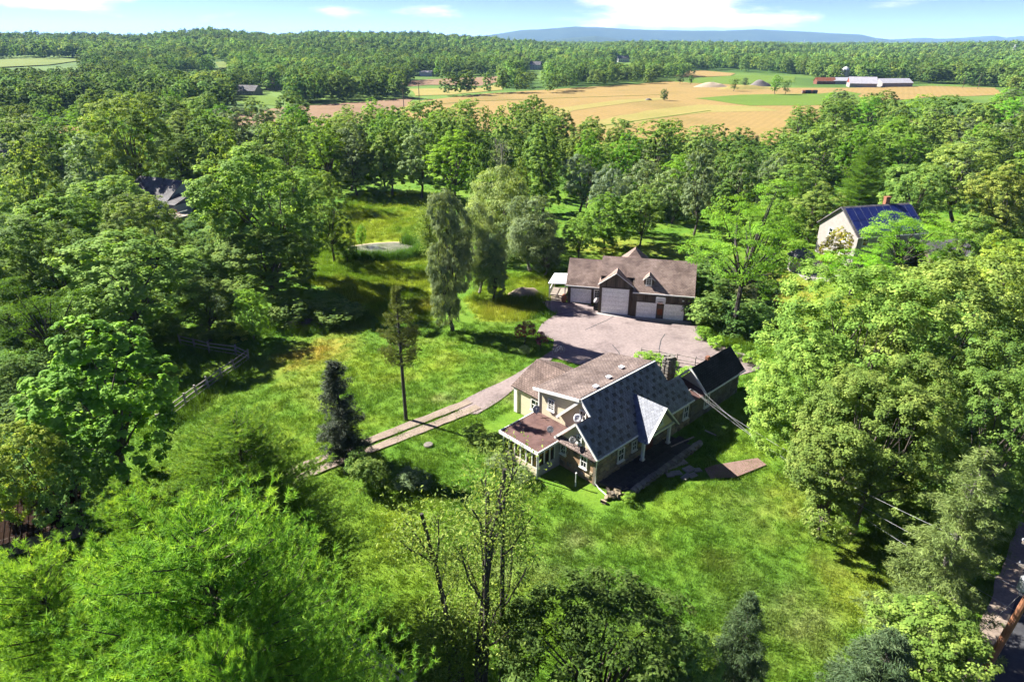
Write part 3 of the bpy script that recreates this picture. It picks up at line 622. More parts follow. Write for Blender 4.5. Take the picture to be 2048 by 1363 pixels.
# white trim: rakes, eaves, ridge
t = MB(); t.bar((1.46, 3.12, 5.9), (1.46, 5.7, 3.28), .10, .22).bar((1.46, 3.12, 5.9), (1.46, 2.1, 4.86), .10, .22); t.build('rake_board', M['trim_white'], H)
t = MB(); t.bar((-.19, 2.12, 4.88), (-.19, 4.35, 2.62), .10, .2).bar((-.19, 2.12, 4.88), (-.19, -.16, 2.60), .10, .2); t.build('rake_board', M['trim_white'], H)
t = MB(); t.bar((1.36, 3.2, 5.9), (1.36, 8.4, 4.96), .10, .24); t.build('shed_fascia', M['trim_white'], H)
t = MB(); t.bar((1.45, 3.11, 6.02), (11.5, 3.11, 6.02), .12, .06); t.build('ridge_cap', M['trim_white'], H)
t = MB(); t.bar((-.2, -.2, 2.63), (4.95, -.2, 2.63), .12, .12).bar((9.3, -.2, 2.63), (13.4, -.2, 2.63), .12, .12); t.build('gutter', M['trim_white'], H)
t = MB(); t.bar((1.76, 8.02, 2.6), (1.76, 8.02, 4.9), .14, .14); t.build('corner_board', M['trim_white'], H)
t = MB(); t.tube([(-.08, -.2, 2.6), (-.06, -.02, 2.35), (-.06, -.02, .35), (-.1, -.45, .1), (-.25, -1.3, .05)], .05, 6); t.build('downspout', M['trim_white'], H)
# porch gable
PK = 4.85; uL, uC, uR, vF = 4.85, 7.02, 9.2, -1.25
pr = slab(H, 'porch_roof', [(uC, vF, PK), (uC, 2.05, PK), (uL, -.38, 2.46), (uL, vF, 2.46)], .08, 'slate')
slab(pr, 'porch_slope', [(uC, vF, PK), (uR, vF, 2.46), (uR, -.38, 2.46), (uC, 2.05, PK)], .08, 'slate')
# slates of the porch roof: courses of thin plates on the bright left slope and on the right one
for side, ue in ((-1, uL), (1, uR)):
    mb = MB(); A = np.array([uC, vF, PK]); E_ = np.array([ue, vF, 2.46]); dn = (E_ - A); Ls = np.linalg.norm(dn); dn /= Ls; pn = np.cross(dn, YV) * side; pn = pn if pn[2] > 0 else -pn
    k = 0; s = .0
    while s < Ls:
        t_ = s / Ls; vmax = 2.05 + (-.38 - 2.05) * t_; y = vF - (.14 if k % 2 else 0)
        while y < vmax:
            a, b_ = max(y, vF), min(y + .29, vmax)
            if b_ - a > .06: mb.cur = q.random(); mb.obox(A + dn * (s + .1) + YV * ((a + b_) / 2 - vF) + pn * .03, YV, dn + pn * .06, pn, (b_ - a) / 2 - .008, .125, .008)
            y += .30
        s += .2; k += 1
    tag(mb.build('slate_courses', M['slate'], pr), kind='stuff')
MB().prism([(uL + .35, vF + .35, 2.65), (uC, vF + .35, 4.6), (uR - .35, vF + .35, 2.65)], (0, .12, 0)).build('porch_gable', M['siding_beige'], H)
window(H, (uC, vF + .34, 3.45), XV, -YV, .5, .6, 1, 2)
t = MB(); t.bar((uC, vF - .03, PK), (uL - .04, vF - .03, 2.42), .08, .2, YV).bar((uC, vF - .03, PK), (uR + .04, vF - .03, 2.42), .08, .2, YV).bar((uL, vF + .3, 2.5), (uR, vF + .3, 2.5), .16, .16); t.build('porch_trim', M['trim_white'], H)
for u in (uL + .45, uR - .2):
    b = MB(); b.box(u - .11, u + .11, -.72, -.5, .3, 2.42).box(u - .17, u + .17, -.78, -.44, .25, .42); b.build('porch_post', M['trim_white'], H)
# rear left wing
rw = MB().prism([(3.45, 8.12, 0), (3.45, 12.75, 0), (3.45, 12.75, 2.72), (3.45, 8.12, 2.72)], (6.3, 0, 0)).build('rear_wing_wall', M['siding_beige'], H)
MB().prism([(3.45, 12.62, 2.72), (6.6, 12.62, 4.22), (9.75, 12.62, 2.72)], (0, .12, 0)).build('wing_gable', M['siding_beige'], H)
slab(H, 'wing_roof', [(3.15, 8.0, 2.74), (3.15, 13.05, 2.74), (6.6, 13.05, 4.34), (6.6, 8.0, 4.34)], .12, 'shingle_brown')
slab(H, 'wing_roof', [(6.6, 8.0, 4.34), (6.6, 13.05, 4.34), (10.05, 13.05, 2.74), (10.05, 8.0, 2.74)], .12, 'shingle_brown')
window(H, (3.43, 10.0, 1.75), -YV, -XV, 1.25, 1.15, 2, 2)
MB().box(3.3, 3.55, 12.4, 12.8, 0, 2.62).build('corner_post', M['trim_white'], H)
# sunroom
su = MB().box(-2.4, 1.75, 4.05, 8.1, 0, .18).build('sunroom_floor', M['concrete'], H)
MB().box(-2.45, -2.3, 4.0, 8.1, .0, .75).build('knee_wall', M['siding_beige'], H)
MB().box(-2.3, -.15, 3.96, 4.08, .0, .95).build('knee_wall', M['stucco_grey'], H)
MB().box(-2.3, 1.75, 8.0, 8.12, .18, 2.36).build('sunroom_wall', M['siding_beige'], H)
MB().box(-.5, .1, 3.95, 4.1, .0, 2.36).build('sunroom_wall', M['stucco_grey'], H)
sr = slab(H, 'sunroom_roof', [(-2.6, 3.9, 2.46), (1.76, 3.9, 2.62), (1.76, 8.3, 2.62), (-2.6, 8.3, 2.46)], .10, 'roll_roof')
t = MB(); t.bar((-2.64, 3.86, 2.39), (-2.64, 8.34, 2.39), .09, .28).bar((-2.68, 3.86, 2.40), (-.2, 3.86, 2.46), .09, .22).bar((-2.68, 8.34, 2.40), (1.7, 8.34, 2.54), .09, .22); t.build('roof_fascia', M['trim_white'], H)
t = MB()
for y in np.linspace(4.04, 8.06, 7): t.box(-2.44, -2.32, y - .05, y + .05, .75, 2.36)
for x in (-2.38, -1.72, -1.08, -.5): t.box(x - .05, x + .05, 3.97, 4.07, .95, 2.3)
t.build('mullions', M['trim_white'], H)
t = MB().tube([(-2.72, 3.82, .02), (-2.72, 3.82, 2.4)], .06, 6).build('downspout', M['trim_white'], H)
ys = np.linspace(4.04, 8.06, 7)
for a, b_ in zip(ys[:-1], ys[1:]): MB().box(-2.39, -2.37, a + .05, b_ - .05, .75, 2.34).build('pane', M['glass_clear'], H)
xs = (-2.38, -1.72, -1.08, -.5)
for a, b_ in zip(xs[:-1], xs[1:]): MB().box(a + .05, b_ - .05, 4.01, 4.03, .95, 2.3).build('pane', M['glass_clear'], H)
for x in (-2.0, -1.38, -.78):      # amber folds put the panes' warm light into colour, dark red wood behind
    cu = MB(); 
    for k in range(6): cu.box(x - .2 + k * .066, x - .2 + k * .066 + .05, 4.12 + .03 * (k % 2), 4.17 + .03 * (k % 2), 1.75, 2.25)
    cu.build('warm_light_fold', M['amber_warm_light'], H)
    MB().lathe((x, 4.34, .2), [(.2, 0), (.22, 1.5), (.16, 1.55)], 10).build('wood_panel', M['wood_red'], H)
for y in (4.42, 5.06, 5.72, 6.4, 7.0, 7.7):  # amber folds put the sunlit yellow of the left panes into colour
    cu = MB()
    for k in range(6): cu.box(-2.30 + .03 * (k % 2), -2.25 + .03 * (k % 2), y - .2 + k * .07, y - .2 + k * .07 + .055, .8, 2.2)
    cu.build('warm_light_fold', M['amber_warm_light'], H)
# right stone wing
rwall = MB().box(13.4, 22.0, .12, .36, 0, 2.62).build('wing_front_wall', M['mortar'], H)
lay_stones(rwall, (13.42, .12, 0), XV, -YV, 8.56, 2.52, None, [(1.05, 1.85, .8, 2.2), (2.3, 3.1, .8, 2.25)], seed=9, joined=True, mat='stone_grey', name='stone')
window(H, (16.12, .07, 1.5), XV, -YV, .8, 1.5, 2, 2)
MB().box(15.5, 22.0, .36, 3.1, 0, 2.6).build('wing_body', M['siding_beige'], H)
MB().prism([(15.5, .1, 2.55), (15.5, 1.58, 4.25), (15.5, 3.1, 2.55)], (.15, 0, 0)).build('wing_gable', M['siding_beige'], H)
MB().prism([(21.85, .1, 2.55), (21.85, 1.58, 4.25), (21.85, 3.1, 2.55)], (.15, 0, 0)).build('wing_gable', M['siding_beige'], H)
slab(H, 'wing_black_roof', [(15.25, -.3, 2.6), (22.3, -.3, 2.6), (22.3, 1.58, 4.55), (15.25, 1.58, 4.55)], .1, 'shingle_black')
slab(H, 'wing_black_roof', [(15.25, 1.58, 4.55), (22.3, 1.58, 4.55), (22.3, 3.4, 2.6), (15.25, 3.4, 2.6)], .1, 'shingle_black')
t = MB(); t.bar((15.2, 1.58, 4.5), (15.2, -.34, 2.5), .1, .2).bar((15.2, 1.58, 4.5), (15.2, 3.44, 2.5), .1, .2); t.build('rake_board', M['trim_white'], H)
t = MB(); t.bar((15.25, -.36, 2.52), (22.3, -.36, 2.52), .1, .1); t.build('gutter', M['trim_white'], H)
slab(H, 'link_roof', [(13.35, -.25, 2.55), (15.48, -.25, 2.55), (15.48, 2.9, 3.25), (13.35, 2.9, 3.25)], .1, 'roll_roof')
MB().box(17.9, 18.3, 1.45, 1.75, 4.3, 4.8).build('flue', M['brick'], H)
# stone chimney
ch = MB().box(13.75, 14.75, 2.95, 3.75, 0, 5.3).build('chimney', M['mortar'], H)
CS = stone_meshes('stone_grey')
for (o, d, n, L) in (((13.75, 2.95, .9), XV, -YV, 1.0), ((13.75, 3.75, .9), -YV, -XV, .8)):
    lay_stones(ch, o, np.array(d), np.array(n), L, 4.4, CS, rowh=(.28, .4), sw=(.3, .55), seed=int(L * 10))
for k in range(7):
    ob = link('stone', CS[k], ch); a = k * .9; ob.location = (14.25 + .38 * math.cos(a), 3.35 + .28 * math.sin(a), 5.38 + .03 * (k % 3)); ob.rotation_euler = (0, 0, a); ob.scale = (.42, .36, .22)
# weather mast
MB().tube([(12.55, .0, 2.7), (12.55, -.02, 3.9), (12.6, -.15, 4.05), (12.72, -.25, 3.95)], .035, 7).build('service_mast', M['metal_grey'], H)

def hw(u, v, z=0.0):        # house local -> world
    return np.array([6.6 + u * math.cos(HR) - v * math.sin(HR), 41.9 + u * math.sin(HR) + v * math.cos(HR), z])
def dish(u, v, z, face, r, mat, label, tilt=.6):
    p = hw(u, v, z); root = empty('satellite_dish', p, HR + face); tag(root, label, 'dish')
    MB().tube([(0, 0, 0), (0, 0, .38), (0, -.12, .5)], .03, 6).build('bracket', M['metal_dark'], root)
    b = MB(); k = 14; c = np.array([0, -.16, .62]); n = np.array([0, -math.cos(tilt), math.sin(tilt)]); e1 = XV; e2 = np.cross(n, e1); vs = [c]
    for rr, dz in ((.55, .03), (1, .12)):
        for j in range(k): a = 2 * math.pi * j / k; vs.append(c + r * rr * (math.cos(a) * e1 + 1.1 * math.sin(a) * e2) + n * dz * r * 2)
    m_ = len(vs); vs += [v_ - n * .02 for v_ in vs]
    fs = [(0, 1 + j, 1 + (j + 1) % k) for j in range(k)] + [(1 + j, 1 + k + j, 1 + k + (j + 1) % k, 1 + (j + 1) % k) for j in range(k)]
    fs += [tuple(i + m_ for i in f)[::-1] for f in fs] + [(1 + k + j, 1 + k + m_ + j, 1 + k + m_ + (j + 1) % k, 1 + k + (j + 1) % k) for j in range(k)]
    b.add(vs, fs); b.build('reflector', M[mat], root, True)
    MB().tube([c, c + n * r * 1.1 - e2 * r * .3], .018, 5).box(-.05, .05, c[1] + n[1] * r * 1.1 - .05, c[1] + n[1] * r * 1.1 + .05, c[2] + n[2] * r - .02, c[2] + n[2] * r + .08).build('feed_arm', M['metal_grey'], root)
dish(1.05, 3.0, 3.98, -1.0, .34, 'metal_white', 'large white dish below the upper gable window')
dish(-.1, 4.9, 2.58, -.9, .28, 'metal_white', 'white dish seen edge-on at the corner of the brown flat roof', .2)
dish(1.3, 7.9, 2.6, -.8, .33, 'metal_grey', 'grey dish at the back of the sunroom roof beside the beige wall')
dish(-.12, 2.35, 2.75, -1.2, .32, 'metal_dark', 'black dish on the little pent roof over the stone end wall', 1.1)

# terrace in front, with edging stones, flags, rubble at its corner
ter = MB().prism([(.25, .08, .0), (10.2, .08, 0), (10.2, -2.4, 0), (1.2, -2.4, 0)], (0, 0, .22)); ter = ter.build('terrace', M['stone_shade']); ter.location = (6.6, 41.9, 0); ter.rotation_euler = (0, 0, HR)
tag(ter, 'stone terrace with shade put in its colour, along the shaded front wall', 'terrace')
q = random.Random(2); FS = stone_meshes('flag_stone'); TSM = stone_meshes('stone_shade')
def flat_stone(parent, x, y, z, w, d, h, rz, me=None, name='paving_stone'):
    ob = link(name, me or FS[q.randrange(7)], parent); ob.location = (x, y, z); ob.rotation_euler = (-math.pi / 2, 0, rz); ob.scale = (w, h, d); return ob
y = -.35; r_ = 0
while y > -2.3:
    x = 1.3 if y < -1.2 else .7; x += (r_ % 2) * .25
    while x < 10.1:
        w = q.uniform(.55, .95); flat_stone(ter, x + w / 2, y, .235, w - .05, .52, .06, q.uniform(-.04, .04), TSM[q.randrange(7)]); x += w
    y -= .56; r_ += 1
ew = MB().box(0, .1, 0, .1, 0, .1)
edge = empty('edging_wall', hw(1.1, -2.62), HR); tag(edge, 'low dry stone edging along the terrace front', 'stone wall')
x = 0
while x < 9.4:
    w = q.uniform(.35, .7)
    for lv in range(2):
        ob = link('stone', CS[q.randrange(7)], edge); ob.location = (x + w / 2 + lv * .1, q.uniform(-.05, .05), .16 + lv * .24); ob.rotation_euler = (0, 0, q.uniform(-.15, .15)); ob.scale = (w, .42, .25)
    x += w
rub = empty('rubble_pile', hw(.35, -1.75), HR); tag(rub, 'tumbled tan stones at the terrace corner by the downspout', 'rubble')
RS = SM
for k in range(26):
    a = q.uniform(0, 6.3); d = abs(q.gauss(0, .55)); ob = link('stone', RS[k % 7], rub); ob.location = (d * math.cos(a) * 1.2, d * math.sin(a) * .7, .1 + max(0, .35 - d * .4) * q.random())
    ob.rotation_euler = (q.uniform(-.4, .4), q.uniform(-.4, .4), q.uniform(0, 3)); ob.scale = (q.uniform(.25, .5), q.uniform(.2, .35), q.uniform(.15, .28))
q = random.Random(11)
for k, (px_, py_, w, d, rz) in enumerate([(1325, 941, .8, .6, .3), (1342, 933, .9, .6, .5), (1360, 925, 1.1, .7, .4), (1378, 938, 1.0, .7, .6), (1352, 946, .9, .6, .2), (1385, 950, .8, .55, .5), (1395, 940, .7, .5, .2), (1372, 953, .9, .5, .8), (1340, 950, .6, .5, .1)]):
    p = G(px_, py_); ob = link('stepping_stone', FS[k % 7]); ob.location = (p[0], p[1], .06); ob.rotation_euler = (-math.pi / 2, 0, rz); ob.scale = (w, .1, d)
    tag(ob, 'flat grey stepping stone before the terrace, ' + ['leftmost of all', 'second from the porch', 'largest, nearest the house', 'in the middle of the group', 'left of the middle one', 'nearest the brown walk', 'just above the brown walk', 'closest to the camera', 'small one at the lower left'][k], 'stepping stone', 'stepping stones in front of the porch')
for (a, b_), lab in ((((1410, 860), (1432, 870)), 'pale loose plank lying on the shaded lawn by the terrace'), (((1342, 893), (1388, 873)), 'grey board lying along the terrace edge near the porch')):
    MBp = MB().bar(G(*a, .25), G(*b_, .25), .14, .06).build('plank', M['wood_pale']); tag(MBp, lab, 'plank')
p = G(1151, 972); st = MB().box(p[0] - .04, p[0] + .04, p[1] - .04, p[1] + .04, 0, 1.2).lathe((p[0], p[1], 1.2), [(.07, 0), (.07, .1)], 8).build('vent_pipe', M['trim_white']); tag(st, 'white stand pipe in the grass by the stone end wall', 'pipe')
p = G(857, 890); tag(MB().lathe((p[0], p[1], 0), [(.42, 0), (.42, .1), (.36, .16), (.1, .18)], 18).build('well_cover', M['stone_grey']), 'round grey well cover in the lawn beside the track', 'well cover')
p = G(1090, 655)
# garden behind the house: low rail fence
def rail_fence(name, pts, n_rail, h, label, post_every=2.4, mat='wood_grey', rail=.12, lean=0.0, pw=.16):
    root = empty(name, (pts[0][0], pts[0][1], 0)); tag(root, label, 'fence'); o = np.array([pts[0][0], pts[0][1], 0]); q = random.Random(len(label))
    P = []
    for a, b_ in zip(pts[:-1], pts[1:]):
        a = np.asarray(a[:2]); b_ = np.asarray(b_[:2]); n = max(1, round(np.linalg.norm(b_ - a) / post_every)); P += [a + (b_ - a) * k / n for k in range(n)]
    P.append(np.asarray(pts[-1][:2])); P3 = [np.array([p[0], p[1], 0]) - o for p in P]
    for p in P3: MB().bar(p + (0, 0, -.1), p + (q.uniform(-lean, lean), q.uniform(-lean, lean), h + .08), pw, pw, YV).build('post', M[mat], root)
    for a, b_ in zip(P3[:-1], P3[1:]):
        for k in range(n_rail):
            z = h * (k + .7) / n_rail; MB().bar(a + (0, 0, z + q.uniform(-.06, .06)), b_ + (0, 0, z + q.uniform(-.06, .06)), .06, rail).build('rail', M[mat], root)
    return root
rail_fence('rail_fence', [G(362, 690), G(420, 705), G(472, 712), G(497, 722), G(470, 742), G(418, 778), G(372, 812), G(318, 855)], 3, 1.35, 'weathered grey rail fence turning a corner by the left trees', 2.3, 'wood_grey', .11, .12)
rail_fence('rail_fence', [G(-40, 780), G(30, 768)], 3, 1.3, 'short piece of grey rail fence at the left edge of the photo', 2.3, 'wood_grey', .15)
rail_fence('rail_fence', [G(1268, 722), G(1282, 712), G(1390, 730), G(1440, 742)], 2, 1.0, 'low dark wire and rail fence round the garden behind the house', 1.8, 'wood_grey', .05, 0, .07)
# rails of a split fence below the camera
root = empty('split_rail_fence', G(770, 1330)); tag(root, 'pale split rail fence at the bottom edge, seen from above', 'fence')
a, b_ = G(690, 1270, .9), G(870, 1410, .9); d = (b_ - a) / np.linalg.norm(b_ - a); sd = np.array([-d[1], d[0], 0]); o = np.array(root.location)
for k, (off, z) in enumerate(((-.2, .35), (0., .75), (.22, 1.05))): MB().bar(a + sd * off + (0, 0, z - .9) - o, b_ + sd * off + (0, 0, z - .9 + .05 * k) - o, .13, .12).build('rail', M['wood_pale'], root)
for t_ in (.05, .5, .95): p = a + (b_ - a) * t_; MB().bar((p[0] - o[0], p[1] - o[1], -.1), (p[0] - o[0], p[1] - o[1], 1.2), .18, .18, YV).build('post', M['wood_grey'], root)

# ------------------------------------------------------------------ garage
GR = math.radians(-13); GX, GY = 11.5, 78.1
GA = empty('garage', (GX, GY, 0), GR); tag(GA, 'brown board garage with four white doors and tan shingle roof', 'garage')
def boards(mb, o, d, n, L, top, openings=(), w=.23, seed=1):
    q = random.Random(seed); o, d, n = (np.asarray(a, float) for a in (o, d, n)); s = 0
    while s < L - .01:
        e = min(s + w, L); m_ = (s + e) / 2; zt = min(top(s), top(e)) if callable(top) else top; segs = [(0.02, zt)]
        for a, b_, z0, z1 in openings:
            if e > a + .005 and s < b_ - .005:
                ns = []
                for x0, x1 in segs:
                    if z1 <= x0 or z0 >= x1: ns.append((x0, x1)); continue
                    if z0 > x0: ns.append((x0, z0))
                    if z1 < x1: ns.append((z1, x1))
                segs = ns
        mb.cur = q.random(); th = .03 + q.uniform(0, .012)
        for z0, z1 in segs:
            if z1 - z0 > .03: mb.obox(o + d * m_ + ZV * (z0 + z1) / 2 + n * .02, d, n, ZV, (e - s) / 2 - .008, th, (z1 - z0) / 2)
        s = e
def gdoor(u0, u1, v, z1, n, label=None):
    b = MB().box(u0 - .12, u0, v - .08, v + .05, 0, z1).box(u1, u1 + .12, v - .08, v + .05, 0, z1).box(u0 - .12, u1 + .12, v - .081, v + .05, z1, z1 + .12)
    d = b.build('garage_door', M['wood_weathered'], GA); h = (z1 - .02) / n
    for k in range(n):
        p = MB().box(u0 + .01, u1 - .01, v + .0, v + .05, .02 + k * h + .012, .02 + (k + 1) * h - .012)
        for j in range(4):
            w = (u1 - u0 - .1) / 4; x = u0 + .05 + j * w; p.box(x + .08, x + w - .08, v - .012, v + .01, .02 + k * h + .1, .02 + (k + 1) * h - .1)
        p.build('panel', M['door_white'], d)
    return d
# left low section
MB().box(-4.75, -.3, 2.95, 8.4, 0, 2.5).build('left_bay_wall', M['wood_weathered'], GA)
mb = MB(); boards(mb, (-4.8, 2.93, 0), XV, -YV, 4.5, 2.52, [(.35, 3.2, 0, 2.15), (3.45, 4.4, 0, 2.15)], seed=2); boards(mb, (-4.78, 8.4, 0), -YV, -XV, 5.4, lambda s: 2.5 + max(0, min(s, 5.4 - s)), (), seed=3)
tag(mb.build('siding', M['wood_weathered'], GA), kind='stuff')
gdoor(-4.4, -1.62, 2.86, 2.1, 4)
pd_ = MB().box(-1.3, -.45, 2.84, 2.92, .1, 2.1).build('side_door', M['trim_white'], GA)
for r_ in range(3):
    for c_ in range(2): MB().box(-1.14 + c_ * .29, -.9 + c_ * .29, 2.815, 2.85, 1.05 + r_ * .32, 1.31 + r_ * .32).build('pane', M['glass_dark'], pd_)
slab(GA, 'left_roof', [(-5.05, 2.6, 2.5), (.0, 2.6, 2.5), (.0, 5.6, 5.35), (-5.05, 5.6, 5.35)], .12, 'shingle_garage')
slab(GA, 'left_roof', [(-5.05, 5.6, 5.35), (.0, 5.6, 5.35), (.0, 8.6, 2.5), (-5.05, 8.6, 2.5)], .12, 'shingle_garage')
MB().bar((-5.05, 2.56, 2.42), (-.4, 2.56, 2.42), .08, .14).build('eave_board', M['trim_white'], GA)
# tall bay
MB().prism([(-.28, .05, 0), (3.75, .05, 0), (3.75, .05, 4.15), (1.72, .05, 5.5), (-.28, .05, 4.15)], (0, 4.5, 0)).build('tall_bay_wall', M['wood_weathered'], GA)
tp = lambda s: 4.1 + (1.4 * (1 - abs(s - 2.02) / 2.02))
mb = MB(); boards(mb, (-.3, .03, 0), XV, -YV, 4.05, tp, [(.28, 3.75, 0, 3.62)], seed=5); boards(mb, (-.3, 4.0, 0), -YV, -XV, 3.97, 4.1, (), seed=6); boards(mb, (3.77, .05, 0), YV, XV, 3.9, 4.1, (), seed=7)
tag(mb.build('siding', M['wood_weathered'], GA), kind='stuff')
gdoor(0, 3.45, -.03, 3.5, 6)
slab(GA, 'bay_roof', [(-.5, -.3, 4.0), (1.73, -.3, 5.66), (1.73, 3.6, 5.66), (-.5, 2.2, 4.0)], .1, 'shingle_garage')
slab(GA, 'bay_roof', [(3.96, -.3, 4.0), (3.96, 2.2, 4.0), (1.73, 3.6, 5.66), (1.73, -.3, 5.66)], .1, 'shingle_garage')
t = MB(); t.bar((-.52, -.33, 3.94), (1.73, -.33, 5.60), .06, .16, YV).bar((3.98, -.33, 3.94), (1.73, -.33, 5.60), .06, .16, YV); t.build('rake_board', M['trim_white'], GA)
# right section
MB().prism([(3.78, -.28, 0), (3.78, 6.4, 0), (3.78, 6.4, 3.4), (3.78, 3.05, 6.6), (3.78, -.28, 3.45)], (7.25, 0, 0)).build('right_bay_wall', M['wood_weathered'], GA)
mb = MB(); boards(mb, (3.8, -.3, 0), XV, -YV, 7.3, 3.44, [(.65, 3.2, 0, 2.12), (4.05, 6.6, 0, 2.12)], seed=8); boards(mb, (11.05, -.3, 0), YV, XV, 6.6, lambda s: 3.1 + max(0, min(s, 6.6 - s)), (), seed=9)
tag(mb.build('siding', M['wood_weathered'], GA), kind='stuff')
gdoor(4.47, 6.98, -.36, 2.1, 4); gdoor(7.87, 10.38, -.36, 2.1, 4)
MB().box(7.12, 7.74, -.37, -.34, .55, 1.35).build('rust_patch', M['rust'], GA)
slab(GA, 'main_roof', [(3.97, -.6, 3.40), (11.45, -.6, 3.40), (11.45, 3.05, 6.76), (3.97, 3.05, 6.76)], .12, 'shingle_garage')
slab(GA, 'main_roof', [(-.4, 2.3, 6.07), (3.97, 2.3, 6.07), (3.97, 3.05, 6.76), (-.4, 3.05, 6.76)], .12, 'shingle_garage')
slab(GA, 'main_roof', [(-.4, .9, 4.78), (3.97, .9, 4.78), (3.97, 2.3, 6.068), (-.4, 2.3, 6.068)], .12, 'shingle_garage')
slab(GA, 'main_roof', [(-.4, 3.05, 6.76), (11.45, 3.05, 6.76), (11.45, 6.7, 3.12), (-.4, 6.7, 3.12)], .12, 'shingle_garage')
MB().prism([(-.3, .95, 3.5), (-.3, .95, 4.6), (-.3, 3.05, 6.62), (-.3, 6.3, 3.4), (-.3, 6.3, 0), (-.3, 4.55, 0), (-.3, 4.55, 3.5)], (.15, 0, 0)).build('gable_wall', M['wood_weathered'], GA)
MB().bar((3.9, -.64, 3.33), (11.5, -.64, 3.33), .08, .14).build('eave_board', M['trim_white'], GA)
# dormer
dz = 4.25
dm = MB().prism([(5.15, .32, 3.95), (6.35, .32, 3.95), (6.35, .32, 4.95), (5.75, .32, 5.45), (5.15, .32, 4.95)], (0, 1.9, 0)).build('dormer', M['wood_weathered'], GA)
slab(GA, 'dormer_roof', [(5.0, .1, 4.86), (5.75, .1, 5.5), (5.75, 1.75, 5.5), (5.0, 1.15, 4.86)], .07, 'shingle_garage'); slab(GA, 'dormer_roof', [(6.5, .1, 4.86), (6.5, 1.15, 4.86), (5.75, 1.75, 5.5), (5.75, .1, 5.5)], .07, 'shingle_garage')
t = MB(); t.bar((4.98, .07, 4.82), (5.75, .07, 5.46), .04, .1, YV).bar((6.52, .07, 4.82), (5.75, .07, 5.46), .04, .1, YV); t.build('rake_board', M['trim_white'], GA)
window(GA, (5.75, .30, 4.6), XV, -YV, .72, .92, 2, 3)
# rear hip wing
MB().box(1.0, 6.0, 6.3, 12.0, 0, 3.4).build('rear_wing_wall', M['wood_weathered'], GA)
hp = MB().add([(.8, 6.2, 3.4), (6.2, 6.2, 3.4), (6.2, 12.3, 3.4), (.8, 12.3, 3.4), (3.5, 8.6, 6.3), (3.5, 9.6, 6.3)], [(0, 1, 4), (1, 2, 5, 4), (2, 3, 5), (3, 0, 4, 5), (3, 2, 1, 0)]); hp.build('hip_roof', M['shingle_garage'], GA)
MB().box(5.2, 5.6, 8.6, 9.0, 4.3, 4.75).build('roof_vent', M['metal_white'], GA)
MB().box(10.0, 10.25, -.45, -.32, 2.6, 2.75).build('lamp', M['metal_white'], GA)
def gw(u, v, z=0.0): return np.array([GX + u * math.cos(GR) - v * math.sin(GR), GY + u * math.sin(GR) + v * math.cos(GR), z])
# basketball backboard
bb = empty('basketball_backboard', gw(7.4, -.72, 2.28), GR); tag(bb, 'white rounded basketball backboard between two garage doors', 'backboard')
b = MB(); pts = []
for cx_, cz_, a0 in ((.45, .12, -90), (.45, .62, 0), (-.45, .62, 90), (-.45, .12, 180)):
    for k in range(5): a = math.radians(a0 + k * 22.5); pts.append((cx_ + .16 * math.cos(a), -.12, cz_ + .16 * math.sin(a)))
b.prism(pts, (0, .04, 0)).build('board', M['metal_white'], bb)
b = MB(); 
for j in range(12): a0, a1 = 2 * math.pi * j / 12, 2 * math.pi * (j + 1) / 12; b.bar((.22 * math.cos(a0), -.38 + .22 * math.sin(a0), .12), (.22 * math.cos(a1), -.38 + .22 * math.sin(a1), .12), .025, .025)
b.bar((0, -.13, .12), (0, -.2, .12), .1, .04); b.build('hoop', M['rust'], bb)
MB().box(-.3, .3, -.08, .36, .15, .6).build('bracket', M['metal_dark'], bb)
b = MB()
for k, (dx, dz_) in enumerate([(-.28, 0), (-.13, .02), (.0, 0), (.13, .02), (.27, 0)]): b.box(dx - .045, dx + .045, -.135, -.118, .14 + dz_, .24 + dz_)
b.build('lettering', M['metal_dark'], bb)
# rubbish bin with a white bag on it
p = gw(-.75, .9); bn = empty('trash_bin', p, GR); tag(bn, 'black wheeled bin in the corner beside the tall white door', 'bin')
MB().prism([(-.28, -.3, .08), (.28, -.3, .08), (.28, .3, .08), (-.28, .3, .08)], (0, 0, .9)).build('body', M['plastic_black'], bn)
MB().box(-.31, .31, -.34, .33, .98, 1.05).build('lid', M['plastic_black'], bn)
for s in (-1, 1): MB().obox((s * .25, .3, .1), YV, ZV, XV, .1, .1, .03).build('wheel', M['plastic_black'], bn)
b = MB(); q = random.Random(4); prof = [(.05, 0), (.26, .05), (.32, .22), (.24, .4), (.09, .5), (.12, .58)]; b.lathe((p[0], p[1], 1.05), prof, 10); b.v = [(x + q.uniform(-.04, .04), y + q.uniform(-.04, .04), z + q.uniform(-.02, .02)) for x, y, z in b.v]
tag(b.build('rubbish_bag', M['plastic_white']), 'crumpled white bag on top of the black bin', 'bag')
# metal-roofed side porch with steps left of the garage
pc = empty('side_porch', gw(-6.3, 5.0), GR); tag(pc, 'small side porch with white metal roof and wooden steps', 'porch')
slab(pc, 'roof', [(-1.3, -1.6, 2.25), (1.2, -1.6, 2.4), (1.2, 1.8, 2.75), (-1.0, 1.8, 2.6)], .05, 'metal_white')
for x, y, z in ((-1.1, -1.45, 2.25), (1.05, -1.45, 2.38), (-.9, 1.6, 2.55)): MB().box(x - .06, x + .06, y - .06, y + .06, 0, z).build('post', M['trim_white'], pc)
MB().box(-1.0, 1.1, -1.4, 1.6, .5, .62).build('deck', M['wood_pale'], pc)
for k in range(3): MB().box(-.7, .9, -1.75 - k * .32, -1.45 - k * .32, .40 - k * .16, .46 - k * .16).build('step', M['wood_pale'], pc)
for k in range(6): MB().box(-1.08, -1.03, -1.3 + k * .45, -1.22 + k * .45, .62, 1.4).build('baluster', M['trim_white'], pc)
